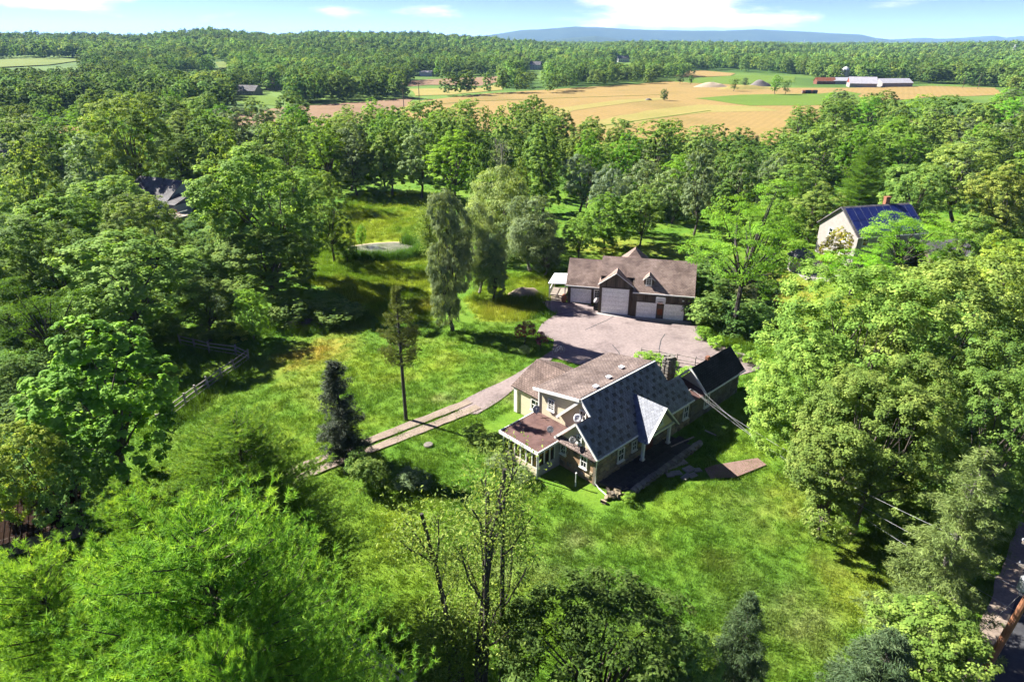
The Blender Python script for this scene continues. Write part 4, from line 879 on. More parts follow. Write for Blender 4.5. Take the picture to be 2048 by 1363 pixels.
MB().bar((-1.055, -1.45, 1.42), (-1.055, 1.55, 1.42), .08, .06).build('handrail', M['trim_white'], pc)
p = gw(-5.25, 2.6); b = MB(); b.lathe((p[0], p[1], 0), [(.26, 0), (.33, .3), (.36, .6), (.3, .95), (.14, 1.2)], 12); tag(b.build('clay_urn', M['brick'], None, True), 'rust orange urn standing at the garage corner by the steps', 'urn')
flat_sheet('concrete_pad', [gw(-8, 3.6)[:2], gw(-5.0, 2.4)[:2], gw(-5.0, 5.0)[:2], gw(-7.4, 5.2)[:2]], .03, M['sand'], .2)
flat_sheet('garage_apron', [gw(-.6, -.02)[:2], gw(3.9, -.02)[:2], gw(11.4, -.3)[:2], gw(11.4, -1.1)[:2], gw(3.9, -1.0)[:2], gw(-.6, -.6)[:2]], .042, M['concrete'], .04)
# bicycle left on the asphalt edge
bk = empty('bicycle', G(1117, 706), .5); tag(bk, 'grey bicycle left at the edge of the asphalt by the red shrub', 'bicycle')
def wheel(x):
    b = MB(); R = .33
    for j in range(16): a0, a1 = 2 * math.pi * j / 16, 2 * math.pi * (j + 1) / 16; b.bar((x + R * math.cos(a0), 0, R + R * math.sin(a0)), (x + R * math.cos(a1), 0, R + R * math.sin(a1)), .045, .045, YV)
    for j in range(6): a0 = math.pi * j / 6; b.bar((x + R * math.cos(a0), 0, R + R * math.sin(a0)), (x - R * math.cos(a0), 0, R - R * math.sin(a0)), .012, .012, YV)
    b.build('wheel', M['metal_grey'], bk)
wheel(-.52); wheel(.52)
b = MB(); A_, B_, C2, D_, F_ = (-.52, 0, .33), (-.12, 0, .32), (-.22, 0, .85), (.36, 0, .85), (.52, 0, .33)
for a, c in ((A_, B_), (A_, C2), (B_, C2), (B_, D_), (C2, D_), (D_, F_)): b.bar(a, c, .045, .045, YV)
b.build('frame', M['metal_white'], bk); MB().bar((.3, -.25, 1.0), (.3, .25, 1.0), .03, .03).bar((.36, 0, .85), (.31, 0, 1.0), .035, .035, YV).build('handlebar', M['metal_dark'], bk); MB().box(-.36, -.12, -.07, .07, .92, .97).build('saddle', M['plastic_black'], bk)
# ------------------------------------------------------------------ neighbouring houses
PROTECT = []     # photo boxes (x0, x1, y0, y1, distance) that trees planted at random must not cover
def on_land(px, py):
    r = ray(px, py); ys = np.concatenate([np.arange(20, 600, 1.), np.arange(600, 3500, 3.)]); t = ys / r[1]
    z = CAM_H + r[2] * t - land(r[0] * t, ys); k = int(np.argmax(z < 0)) or len(ys) - 1
    return np.array([r[0] * t[k], ys[k], float(land(r[0] * t[k], ys[k]))])
def gable_house(name, loc, rz, L, W, eave, ridge, wall, roof, label, cat='house', wins=(), over=.35, chimney=None, gable=None, door=None):
    """box house, ridge along local x; wins = [(face, s, z, w, h)] with face 'f' (-y), 'b', 'l' (-x), 'r'"""
    root = empty(name, loc, rz); tag(root, label, cat); hl, hw_ = L / 2, W / 2
    MB().box(-hl, hl, -hw_, hw_, -.3, eave).build('wall', M[wall], root)
    for s in (-1, 1): MB().prism([(s * hl, -hw_, eave), (s * hl, hw_, eave), (s * hl, 0, ridge - .1)], (-s * .15, 0, 0)).build('gable', M[gable or wall], root)
    k = (ridge - eave) / hw_
    rf = None
    for s in (-1, 1):
        o = slab(root, 'roof', [(-hl - over, s * (hw_ + over), eave - over * k), (hl + over, s * (hw_ + over), eave - over * k), (hl + over, 0, ridge), (-hl - over, 0, ridge)], .14, roof); rf = rf or o
    MB().bar((-hl - over, -hw_ - over, eave - over * k - .08), (hl + over, -hw_ - over, eave - over * k - .08), .1, .14).build('gutter', M['trim_white'], root)
    if chimney: MB().box(chimney[0] - .4, chimney[0] + .4, chimney[1] - .3, chimney[1] + .3, eave, ridge + 1.0).box(chimney[0] - .46, chimney[0] + .46, chimney[1] - .36, chimney[1] + .36, ridge + .85, ridge + 1.06).build('chimney', M['brick'], root)
    F = {'f': (XV, -YV, lambda s: (s, -hw_, 0)), 'b': (-XV, YV, lambda s: (-s, hw_, 0)), 'l': (-YV, -XV, lambda s: (-hl, -s, 0)), 'r': (YV, XV, lambda s: (hl, s, 0))}
    for fc_, s, z, w, h in wins:
        r_, n_, fn = F[fc_]; window(root, np.array(fn(s)) + ZV * z, r_, n_, w, h, 1, 2, .1)
    if door: r_, n_, fn = F[door[0]]; d_ = MB().obox(np.array(fn(door[1])) + ZV * 1.05 + n_ * .04, r_, n_, ZV, .5, .05, 1.05).build('door', M['wood_red'], root)
    return root
# solar house on the right
sa = math.radians(13); sh_ = np.array([51.75, 100.9]) + np.array([math.cos(sa), math.sin(sa)]) * 6.0
SHN = gable_house('solar_house', (sh_[0], sh_[1], 0), sa, 12.0, 9.0, 5.2, 8.55, 'wall_pale', 'shingle_grey', 'pale house with dark solar panels covering its front roof', 'house',
    [('f', -4.6, 4.1, 1.1, 1.4), ('f', -2.0, 4.1, 1.1, 1.4), ('f', .8, 4.1, 1.1, 1.4), ('f', -4.4, 1.5, 1.1, 1.4), ('f', -1.6, 1.5, 1.1, 1.4), ('f', 1.5, 1.5, 1.1, 1.4), ('l', 1.8, 4.1, 1.0, 1.3), ('l', -1.6, 4.1, 1.0, 1.3), ('l', 1.8, 1.5, 1.0, 1.3)], .4, (2.2, .5))
sn = np.array([0, -3.35, 4.5]); sn /= np.linalg.norm(sn); ss = np.array([0, 4.5, 3.35]); ss /= np.linalg.norm(ss)
for i in range(9):
    for j in range(2):
        c = np.array([-5.35 + i * 1.34, -4.5, 5.2]) + ss * (1.35 + j * 2.55) + sn * .12; pn_ = MB().obox(c, XV, ss, sn, .64, 1.24, .025).build('solar_panel', M['solar'], SHN)
        MB().obox(c + XV * .655, XV, ss, sn, .014, 1.25, .03).build('panel_rail', M['metal_grey'], pn_)
PROTECT += [(1640, 1800, 400, 500, 100), (1565, 1640, 490, 550, 96)]
p = G(1598, 540); sd_ = empty('garden_pavilion', (p[0], p[1], 0), .3); tag(sd_, 'small round-cornered pale garden pavilion near the solar house', 'shed')
b = MB(); b.lathe((0, 0, 0), [(1.75, 0), (1.75, 2.3)], 8); b.build('wall', M['wall_pale'], sd_)
MB().lathe((0, 0, 2.3), [(2.15, 0), (1.9, .25), (1.2, .75), (.4, 1.1), (.05, 1.25)], 8).build('roof', M['shingle_grey'], sd_)
for a in (-1.05, -.6): MB().obox((1.66 * math.cos(a), 1.66 * math.sin(a), 1.15), (-math.sin(a), math.cos(a), 0), (math.cos(a), math.sin(a), 0), ZV, .33, .08, .95).build('louvre_door', M['glass_dark'], sd_)
flat_sheet('paved_terrace', gpoly([(1590, 545), (1630, 520), (1665, 528), (1690, 545), (1660, 565), (1610, 560)]), .06, M['flag_stone'], .2)
gable_house('brown_outbuilding', (*G(1872, 530)[:2], 0), .15, 7, 5, 2.6, 4.2, 'wood_weathered', 'shingle_grey', 'low outbuilding behind the walnut tree right of the solar house', 'shed', [('f', 0, 1.4, 1, 1)])
# left house with deck
lh = G(318, 442); LHN = gable_house('deck_house', (lh[0] - 1, lh[1] + 6, 0), -.45, 12, 8, 4.3, 7.2, 'wall_bluegrey', 'shingle_grey', 'blue-grey house with grey roof and raised deck among the left trees', 'house', [('f', 3, 3.0, 1.2, 1.3), ('r', 1.5, 3.0, 1.0, 1.3), ('r', -2, 3.0, 1.0, 1.3)])
slab(LHN, 'wing_roof', [(5.2, -5.2, 3.7), (9.2, -5.2, 3.7), (9.2, -1.2, 5.0), (5.2, -1.2, 5.0)], .12, 'shingle_grey'); MB().box(5.4, 9.0, -5.0, -1.3, -.2, 3.6).build('wing_wall', M['wall_bluegrey'], LHN); MB().box(5.32, 5.5, -5.08, -4.9, 0, 3.6).build('corner_board', M['trim_white'], LHN)
dk = MB().box(7, 12.6, -8.5, -5.1, 2.0, 2.2).build('deck', M['wood_pale'], LHN)
for x in (7.2, 9.8, 12.4):
    MB().box(x - .08, x + .08, -8.4, -8.24, 0, 3.1).build('deck_post', M['trim_white'], LHN)
for a, b_ in (((7, -8.4, 3.1), (12.6, -8.4, 3.1)), ((12.5, -8.4, 3.1), (12.5, -5.1, 3.1))): MB().bar(a, b_, .08, .08).bar(np.array(a) - (0, 0, .7), np.array(b_) - (0, 0, .7), .05, .05).build('railing', M['trim_white'], dk)
for k in range(22): MB().box(7.1 + k * .25, 7.14 + k * .25, -8.42, -8.38, 2.2, 3.1).build('baluster', M['trim_white'], dk)
PROTECT += [(250, 300, 362, 385, 128), (340, 402, 385, 440, 124)]
pa = np.array(LHN.matrix_basis @ Vector((8.2, -7.2, 0))); um = empty('patio_umbrella', (pa[0], pa[1], 2.2)); tag(um, 'blue patio umbrella on the raised deck', 'umbrella')
surf('cloth_blue', (.03, .06, .22), (.05, .09, .3), 3, .8); surf('cloth_red', (.35, .08, .07), (.45, .14, .12), 3, .8)
MB().lathe((0, 0, 1.35), [(1.25, 0), (.65, .35), (.05, .55)], 8).build('canopy', M['cloth_blue'], um); MB().tube([(0, 0, 0), (0, 0, 1.9)], .03, 6).build('pole', M['metal_grey'], um)
for k, (dx, dy) in enumerate(((10.2, -6.6), (11.2, -7.3), (10.9, -6.0))):
    pc_ = np.array(LHN.matrix_basis @ Vector((dx, dy, 0))); c = empty('deck_chair', (pc_[0], pc_[1], 2.2), k * 1.3); tag(c, ['red deck chair nearest the blue umbrella', 'red deck chair at the railing corner of the deck', 'red deck chair against the house side of the deck'][k], 'chair', 'chairs on the raised deck')
    MB().box(-.28, .28, -.28, .28, .4, .46).build('seat', M['cloth_red'], c); MB().obox((0, .32, .75), XV, YV, ZV, .28, .03, .35).build('backrest', M['cloth_red'], c)
    for sx in (-.24, .24):
        for sy in (-.24, .24): MB().box(sx - .02, sx + .02, sy - .02, sy + .02, 0, .4).build('leg', M['metal_grey'], c)
p = G(8, 345); gable_house('grey_roofed_house', (p[0] - 3, p[1] + 6, 0), -.2, 13, 9, 3.4, 7.0, 'wall_pale', 'shingle_grey', 'house with dark grey roof at the left edge beside the purple tree', 'house', [('f', 4, 1.8, 1.2, 1.3), ('f', 0, 1.8, 1.2, 1.3)])
PROTECT += [(0, 42, 300, 335, 150)]
# shed with dark ribbed roof under the pines at lower left
surf('shed_brown', (.035, .022, .016), (.06, .04, .03), 4, .95, .3, spec=.0)
p = G(95, 1065); s5 = empty('ribbed_shed', (p[0], p[1], 0), .5); tag(s5, 'dark shed with ribbed roof half hidden at lower left', 'shed')
MB().box(-2.2, 2.2, -1.6, 1.6, 0, 1.5).build('wall', M['wood_weathered'], s5)
rf = slab(s5, 'roof', [(-2.5, -2, 1.4), (2.5, -2, 1.4), (2.5, 2, 2.3), (-2.5, 2, 2.3)], .08, 'shed_brown')
for k in range(15): MB().bar((-2.4 + k * .34, -2, 1.42), (-2.4 + k * .34, 2, 2.32), .09, .05).build('rib', M['shed_brown'], rf)

# ------------------------------------------------------------------ distant farm and houses
def far_house(px, py, L, W, e, r, rz, wall, roof, label, name='farmhouse', cat='house', wins=True, hpx=14, wpx=None, **kw):
    p = on_land(px, py); w = []
    if wins:
        n = max(2, int(L / 3))
        for k in range(n):
            s = -L / 2 + L * (k + .5) / n; w.append(('f', s, 1.5, 1.1, 1.3))
            if e > 4: w.append(('f', s, 4.1, 1.1, 1.3))
    o = gable_house(name, (p[0], p[1], p[2]), rz, L, W, e, r, wall, roof, label, cat, w, .4, **kw)
    wp = (wpx or 1.15 * L * F_PX / p[1]) / 2; PROTECT.append((px - wp, px + wp, py - hpx, py + 2, p[1] - 5)); return o
far_house(500, 190, 14, 8, 3, 6, -.3, 'wall_pale', 'shingle_grey', 'low white house in front of the wood, left of the brown field')
far_house(547, 180, 9, 9, 5, 8.5, .5, 'wall_pale', 'shingle_tan', 'taller pinkish house just right of the low white house')
far_house(852, 152, 12, 7, 3.4, 4.6, .05, 'metal_white', 'roof_white', 'small white shed at the foot of the wooded hill', 'white_shed', 'shed', False)
far_house(1071, 139, 13, 9, 5.5, 9, -.2, 'metal_white', 'shingle_grey', 'white two-storey house at the wood edge above the tan field')
far_house(1245, 124, 16, 9, 4.5, 8, .2, 'metal_white', 'shingle_grey', 'white house among the trees right of the wooded hill')
far_house(388, 138, 34, 14, 3.5, 6.5, -.05, 'wall_pale', 'shingle_brown', 'long low building with brown roof on the left hillside', 'long_house', 'house', True)
far_house(421, 108, 12, 9, 4.5, 7.5, .2, 'metal_white', 'shingle_grey', 'tiny white house high on the left hillside')
far_house(1683, 168, 20, 8, 2.8, 5.0, -.1, 'wall_pale', 'roof_white', 'long low white-roofed barn left of the silos', 'barn', 'barn', False)
far_house(1722, 174, 19, 12, 3.0, 7.2, -.25, 'wall_pale', 'roof_white', 'big barn with white roof and red gable end beside the silos', 'barn', 'barn', False, gable='barn_red')
far_house(1784, 173, 25, 12, 3.0, 5.8, .12, 'wall_pale', 'roof_white', 'wide white-roofed barn at the right end of the farm', 'barn', 'barn', False)
far_house(1648, 168, 15, 7, 2.6, 5.0, .0, 'wood_red', 'rust', 'low rusty-roofed shed at the left end of the farm', 'farm_shed', 'shed', False)
for k, (px_, hh, lab) in enumerate(((1702, 10, 'tall pale concrete silo beside the big barn'), (1711, 8, 'shorter pale silo right behind the tall one'))):
    p = on_land(px_, 166); so = empty('silo', p + np.array([0, 14 + 6 * k, 0])); tag(so, lab, 'silo'); MB().lathe((0, 0, -.5), [(3.0, 0), (3.0, hh)], 18).build('shaft', M['concrete'], so)
    MB().lathe((0, 0, hh - .5), [(3.1, 0), (2.6, 1.2), (1.5, 2.2), (.1, 2.7)], 18).build('dome', M['metal_white'], so)
PROTECT.append((1690, 1722, 148, 172, 510))
q = random.Random(8)
for k, dx in enumerate((-14, -10, -4, 1, 5, 9)):
    p = on_land(1621 + dx, 188); b = MB(); a = q.uniform(-.3, .3); bl = empty('hay_bale', p, a); ord_ = ['first', 'second', 'third', 'fourth', 'fifth', 'sixth'][k]
    tag(bl, f'dark wrapped round bale in the green field, {ord_} from the left', 'bale', 'bales in the green field'); b.tube([(-1.1, 0, 1.2), (1.1, 0, 1.2)], 1.25, 12); b.build('wrap', M['plastic_black'] if k % 3 else M['rust'], bl); MB().tube([(-1.13, 0, 1.2), (1.13, 0, 1.2)], 1.05, 12).build('end', M['brush'], bl)
PROTECT.append((1600, 1640, 178, 192, 440))
def mound(px, py, a, b_, h, mat, label, name='earth_mound', seed=1):
    p = on_land(px, py); t = np.linspace(0, 1, 9); th = np.linspace(0, 2 * math.pi, 25)[:-1]; T, A = np.meshgrid(t, th, indexing='ij'); x = a * T * np.cos(A); y = b_ * T * np.sin(A); z = h * (1 - T ** 2) ** 1.2 * (.7 + .6 * fbm(x + seed * 9, y, max(a, b_) * .35, 4, seed)) - .05
    V = np.stack([x, y, z], -1).reshape(-1, 3); i = np.arange(9 * 24).reshape(9, 24); f = np.stack([i[:-1], np.roll(i[:-1], -1, 1), np.roll(i[1:], -1, 1), i[1:]], -1).reshape(-1, 4)[:, ::-1]
    o = link(name, np_mesh(name, V, f, M[mat], smooth=True)); o.location = tuple(p); tag(o, label, 'mound'); return o
mound(1422, 174, 14, 7, 3.4, 'sand', 'bare pale earth mound between the tan and green fields', seed=3); mound(1520, 172, 9, 6, 4, 'brush', 'dark heap of scrap on the grassy bank before the farm', 'scrap_heap', 5); mound(1490, 178, 22, 8, 2.6, 'f_pale', 'long grassy bank in front of the far green field', 'grass_bank', 7)
mound(1297, 201, 2.5, 1.6, 1.3, 'brush', 'small dark heap standing alone in the tan field', 'field_heap', 9)
mound(1052, 588, 2.6, 1.3, 1.1, 'sand', 'pale tan pile of cut straw on the meadow left of the garage', 'straw_pile', 4)
def pole(px, py, h, label, name='utility_pole'):
    p = on_land(px, py); r = empty(name, p); tag(r, label, 'pole'); MB().tube([(0, 0, 0), (0, 0, h)], [.22, .16], 6).build('shaft', M['bark'], r); MB().bar((-1.2, 0, h - .8), (1.2, 0, h - .8), .16, .2).build('crossarm', M['bark'], r)
pole(808, 219, 10, 'thin pole at the left end of the tan field'); pole(839, 207, 11, 'thin pole beyond the green headland of the tan field'); pole(1955, 178, 11, 'leaning pole by the trees right of the farm'); pole(2032, 190, 12, 'pole on the far right beyond the farm'); pole(1925, 176, 10, 'pole standing just right of the barns')
for px_, py_, hh, lab in ((2022, 120, 22, 'pale steel pylon far off on the right'), (1606, 97, 34, 'slim white tower far off below the blue mountain')):
    p = on_land(px_, py_); r = empty('pylon', p); tag(r, lab, 'pylon')
    for s in ((-1, -1), (1, -1), (1, 1), (-1, 1)): MB().bar((s[0] * 3, s[1] * 3, 0), (s[0] * .4, s[1] * .4, hh), .22, .22, YV).build('leg', M['metal_white'], r)
    MB().bar((-6, 0, hh * .85), (6, 0, hh * .85), .25, .3).bar((-4, 0, hh * .97), (4, 0, hh * .97), .25, .3).build('crossarm', M['metal_white'], r)

# ------------------------------------------------------------------ street pole, wires
PB = G(1962, 1352); PT = np.array([*G(2118, 1085, 10.5)[:2], 10.5]); UP = empty('utility_pole', PB); tag(UP, 'leaning reddish wooden utility pole beside the road at lower right', 'pole')
MB().tube([(0, 0, 0), PT - PB], [.2, .14], 10).build('shaft', M['pole_wood'], UP)
ax_ = (PT - PB) / np.linalg.norm(PT - PB); cr = np.array([-RN[0], -RN[1], 0])
for k, (s, l) in enumerate(((.93, 1.2), (.8, .9))):
    c = (PT - PB) * s; MB().bar(c - cr * l * .6, c + cr * l, .12, .14).build('crossarm', M['wood_pale'], UP)
    for t_ in (.35, .7, 1.0): MB().lathe(c + cr * l * t_ + (0, 0, .07), [(.03, 0), (.045, .06), (.02, .14)], 8).build('insulator', M['metal_white'], UP)
c = (PT - PB) * .7 + cr * .35; MB().lathe(c - (0, 0, .4), [(.05, 0), (.25, .04), (.25, .75), (.1, .85)], 12).build('transformer', M['metal_grey'], UP)
def wire(name, a, b_, sag, r, mat, label, cat='wire', group=None):
    a = np.asarray(a, float); b_ = np.asarray(b_, float); t = np.linspace(0, 1, 28); P = a[None] + (b_ - a)[None] * t[:, None]; P[:, 2] -= sag * 4 * t * (1 - t)
    o = MB().tube(list(P), r, 5).build(name, M[mat]); tag(o, label, cat, group); return o
surf('wire', (.33, .33, .33), (.42, .42, .42), 4, .5)
ms = hw(12.72, -.25, 3.95); wf = hw(13.9, -.3, 2.95); wf2 = hw(14.8, -.3, 2.85); at_ = lambda s: PB + (PT - PB) * s
wire('service_wire', ms, at_(.80), .9, .009, 'wire', 'thick service wire from the curved roof mast to the pole'); wire('service_wire', wf, at_(.66), 1.0, .009, 'wire', 'upper of two wires leaving the brown link roof'); wire('service_wire', wf2, at_(.52), 1.0, .009, 'wire', 'lower of two wires leaving the brown link roof')
far_ = np.array([R0[0] + RU[0] * 70, R0[1] + RU[1] * 70, 9.5]) - np.array([RN[0], RN[1], 0]) * 6
wire('power_line', (PT - PB) * .93 + PB + cr * 1.0, far_, .8, .016, 'wire', 'high power line running from the crossarm along the road')
wire('guy_wire', at_(.78), G(1905, 1315), .02, .014, 'wire', 'straight guy wire bracing the pole down into the grass')
p = G(1590, 872); rp = MB(); 
for k in range(9): rp.box(-1.2 + k * .27, -1.2 + k * .27 + .25, -.9, .9, .55 + .05 * (k % 2), .60 + .05 * (k % 2))
rp.box(-1.1, -1.0, -.8, -.7, 0, .55).box(1.0, 1.1, -.8, -.7, 0, .55).box(-1.1, -1.0, .7, .8, 0, .55).box(1.0, 1.1, .7, .8, 0, .55)
o = rp.build('rusty_sheet', M['rust']); o.location = (p[0], p[1], 0); o.rotation_euler = (0, 0, .3); tag(o, 'rust red metal sheet on low legs at the maple edge', 'metal sheet')
# ------------------------------------------------------------------ vegetation: shapes
def unit(v): return v / (np.linalg.norm(v, axis=-1, keepdims=True) + 1e-9)
def rdir(r, n): return unit(r.normal(size=(n, 3)))
def leaf_mesh(name, P, Nn, size, asp, tint, mat, T=None, r=None, fold=.25):
    """one small folded leaf (rhombus) per row of P"""
    n = len(P); r = r or rng
    if T is None: T = r.normal(size=(n, 3))
    T = unit(T - (T * Nn).sum(1, keepdims=True) * Nn); B = np.cross(Nn, T); s = np.asarray(size)[:, None] * np.ones((n, 1)); w = s * asp
    V = np.stack([P - T * s, P + B * w + Nn * w * fold, P + T * s, P - B * w + Nn * w * fold], 1).reshape(-1, 3)
    return np_mesh(name, V, np.arange(4 * n).reshape(n, 4), mat, {'tint': ('FACE', 'FLOAT', np.clip(tint, 0, 1))})
def trunk_mesh(r, H, base, fork, ends, mat, k=7, bend=.04):
    b = MB(); bx = r.normal(0, bend * H, 2)
    f = np.array([bx[0], bx[1], fork]); b.tube([(0, 0, -.2), (0, 0, .25), f * (.5, .5, .5), f], [base * 1.5, base * 1.1, base * .9, base * .75], k)
    for e in ends:
        m = f + (e - f) * .5 + np.append(r.normal(0, .06 * np.linalg.norm(e - f), 2), .08 * np.linalg.norm(e - f)); b.tube([f - (0, 0, .1), m, e], [base * .5, base * .3, base * .07], 5)
    return b.mesh('trunk', mat)
class Kind: pass
def broad(seed, H, R, lo, nl, ns, nlv, ls, matname, flat=1.0, lobe=(.30, .46), asp=.62, bark='bark', upn=.7, droop=0.0, gap=1.0, spread=.62, csz=.17, jit=.28, base=.28):
    """broadleaf: lobes -> twig clusters -> leaves"""
    r = np.random.default_rng(seed); zc = lo + (H - lo) * .52; hz = (H - lo) / 2
    D = rdir(r, nl * 3); D = D[D[:, 2] > -.85][:nl]; rad = r.uniform(.72, 1.05, len(D))
    C = np.stack([D[:, 0] * R * spread * rad, D[:, 1] * R * spread * rad, zc + D[:, 2] * hz * .76 * rad], 1); lr = R * r.uniform(*lobe, len(D))
    C = np.vstack([C, [[0, 0, zc + hz * .12]]]); lr = np.append(lr, R * .5)
    P, Nn, Tn, S = [], [], [], []
    for c, l in zip(C, lr):
        d = rdir(r, int(ns * (l / (R * .38)) ** 2)); d = d[(d[:, 2] > -.6) | (r.random(len(d)) < .3)]; sc = c + d * np.array([1, 1, flat]) * l * r.uniform(.86, 1.1, (len(d), 1))
        dist = np.linalg.norm((sc[:, None] - C[None]) / np.array([1, 1, flat]), axis=2) / lr[None]; keep = dist.min(1) > .78
        sc, d = sc[keep], d[keep]; tn = r.uniform(0, 1, len(sc))
        for q_, dd, t_ in zip(sc, d, tn):
            m = max(4, int(nlv * r.uniform(.7, 1.2))); o = rdir(r, m) + dd * .55 + np.array([0, 0, .25]); rr = R * csz * r.uniform(.75, 1.25)
            P.append(q_ + unit(o) * rr * (r.random((m, 1)) ** .45) * np.array([1, 1, .50 * flat + .06])); Nn.append(unit(unit(o) * .55 + dd * .35 + np.array([0, 0, upn]) + r.normal(0, jit, (m, 3))))
            S.append(r.uniform(.75, 1.2, m) * ls); Tn.append(np.clip(t_ * .75 + r.uniform(-.05, .35, m), 0, 1))
    P = np.vstack(P); Nn = np.vstack(Nn); S = np.concatenate(S); Tn = np.concatenate(Tn)
    if gap < 1: k = r.random(len(P)) < gap; P, Nn, S, Tn = P[k], Nn[k], S[k], Tn[k]
    T = None
    if droop: T = np.array([0, 0, -1.]) * droop + r.normal(0, .35, (len(P), 3)); Nn = unit(Nn * np.array([1, 1, .35]))
    K = Kind(); K.H, K.R = float(np.percentile(P[:, 2], 99.6)), float(np.percentile(np.hypot(P[:, 0], P[:, 1]), 98)); K.crown = leaf_mesh('crown', P, Nn, S, asp, Tn, M[matname], T, r); ends = [c * np.array([.92, .92, 1]) for c in C[:-1]]
    K.trunk = trunk_mesh(r, H, base, lo + (H - lo) * .18, ends, M[bark]); return K
def conifer(seed, H, R, lo, step, nb, matname, style, bark='bark_dark', nlen=.2, tuft=16, dens=1.0, ragged=.15, power=.75, wdt=.03):
    """whorled branches carrying needle tufts ('pine') or hanging sprays ('spruce')"""
    r = np.random.default_rng(seed); b = MB(); b.tube([(0, 0, -.2), (0, 0, H * .5), (0, 0, H)], [.02 * H * .8, .012 * H, .02], 8); P, D, tn = [], [], []; z = lo
    while z < H - .15:
        t = (z - lo) / (H - lo); L0 = R * (1 - t) ** power * (1 if style != 'scots' else math.sin(math.pi * min(1, t * .9 + .12)) + .1)
        for k in range(nb):
            if r.random() < ragged: continue
            a = r.uniform(0, 2 * math.pi); L = max(.25, L0 * r.uniform(.68, 1.12)); rise = {'pine': .32 + .5 * t, 'spruce': -.12 + .45 * t, 'scots': .2}[style]; d = np.array([math.cos(a), math.sin(a), rise]); sd = np.array([-math.sin(a), math.cos(a), 0])
            s0 = np.array([0, 0, z]); n = max(3, int(L / (.30 if style == 'pine' else .26) * dens)); e = s0 + d * L; b.tube([s0, s0 + d * L * .5 + (0, 0, -.03 * L), e], [.02 + .008 * L, .015 + .004 * L, .006], 4); tb = r.uniform(0, 1)
            for s in np.linspace(.10 if style == 'pine' else .22 if style != 'scots' else .45, 1, n):
                wl = (1 - s) * L * .42 + .10
                for sg in (-1, 1, 0):
                    if sg == 0 and s < .75: continue
                    for w in np.arange(.12, wl + .05, .30 / dens) if sg else (0,):
                        p = s0 + d * L * s + sd * sg * w + d * w * .5 + r.normal(0, .07, 3); P.append(p); D.append(unit(d * .7 + sd * sg * .6 + np.array([0, 0, .75 if style != 'spruce' else -.45]) + r.normal(0, .22, 3))); tn.append(np.clip(.35 * tb + .5 * s * r.random() + r.uniform(0, .25), 0, 1))
        z += step * (1 - .35 * t) * r.uniform(.8, 1.2)
    P.append(np.array([0, 0, H - .1])); D.append(np.array([0, 0, 1.])); tn.append(.8); P, D, tn = np.array(P), np.array(D), np.array(tn); n = len(P)
    if style in ('pine', 'scots'):    # a brush of needles round each shoot
        k = tuft; A = np.repeat(P, k, 0); Dr = np.repeat(D, k, 0); o = rdir(r, n * k); along = r.uniform(-.4, 1, (n * k, 1)); A = A + Dr * along * nlen * .8; nd = unit(Dr * .75 + o * .8); ln = nlen * r.uniform(.75, 1.2, (n * k, 1)); sdv = unit(np.cross(nd, rdir(r, n * k))) * wdt
        V = np.stack([A - sdv, A + sdv, A + nd * ln], 1).reshape(-1, 3); cr = np_mesh('crown', V, np.arange(3 * n * k).reshape(-1, 3), M[matname], {'tint': ('FACE', 'FLOAT', np.clip(np.repeat(tn, k) + r.uniform(-.12, .12, n * k), 0, 1))})
    else:
        k = tuft; A = np.repeat(P, k, 0) + r.normal(0, .09, (n * k, 3)); T = unit(np.repeat(D, k, 0) + r.normal(0, .45, (n * k, 3))); Nn = unit(r.normal(0, .5, (n * k, 3)) + np.array([0, 0, .8]))
        cr = leaf_mesh('crown', A, Nn, r.uniform(.7, 1.2, n * k) * nlen, .15, np.repeat(tn, k) + r.uniform(-.15, .15, n * k), M[matname], T, r)
    K = Kind(); K.H, K.R = H, R; K.crown = cr; K.trunk = b.mesh('trunk', M[bark]); return K
def sparse(seed, H, stems, matname='leaf', nleaf=40, ls=.12, bark='bark_dark', spread=.16):
    """several bare stems forking upward with thin scattered foliage"""
    r = np.random.default_rng(seed); b = MB(); tips = []
    def grow(p, d, L, rad, lev):
        n = 4; pts = [p]; dd = d
        for i in range(n): dd = unit(dd + r.normal(0, .10 if lev else .035, 3) + np.array([0, 0, .04])); pts.append(pts[-1] + dd * L / n)
        b.tube(pts, [rad * (1 - .55 * i / n) for i in range(n + 1)], 6 if lev < 2 else 4)
        if lev >= 3: tips.extend(pts[1:]); return
        for i in range(int(r.integers(3, 6)) if lev else 6):
            t = r.uniform(.35, 1); q_ = pts[min(n, int(t * n))]; a = r.normal(0, 1, 3); a[2] = abs(a[2]) * .5 + .2; grow(q_, unit(dd * .85 + unit(a) * .75), L * (r.uniform(.26, .44) if lev else r.uniform(.18, .34)), rad * .34, lev + 1)
        tips.append(pts[-1])
    for s in stems: grow(np.array([s[0], s[1], -.2]), unit(np.array([s[2], s[3], 1.])), H * s[4], s[5], 0)
    tips = np.array(tips); C = np.repeat(tips, nleaf, 0) + r.normal(0, .45, (len(tips) * nleaf, 3)); n = len(C)
    K = Kind(); K.H, K.R = float(C[:, 2].max()), float(np.percentile(np.hypot(C[:, 0], C[:, 1]), 97)); K.crown = leaf_mesh('crown', C, unit(r.normal(0, .5, (n, 3)) + np.array([0, 0, .6])), r.uniform(.6, 1.2, n) * ls, .4, r.random(n), M[matname], None, r); K.trunk = b.mesh('trunk', M[bark]); return K

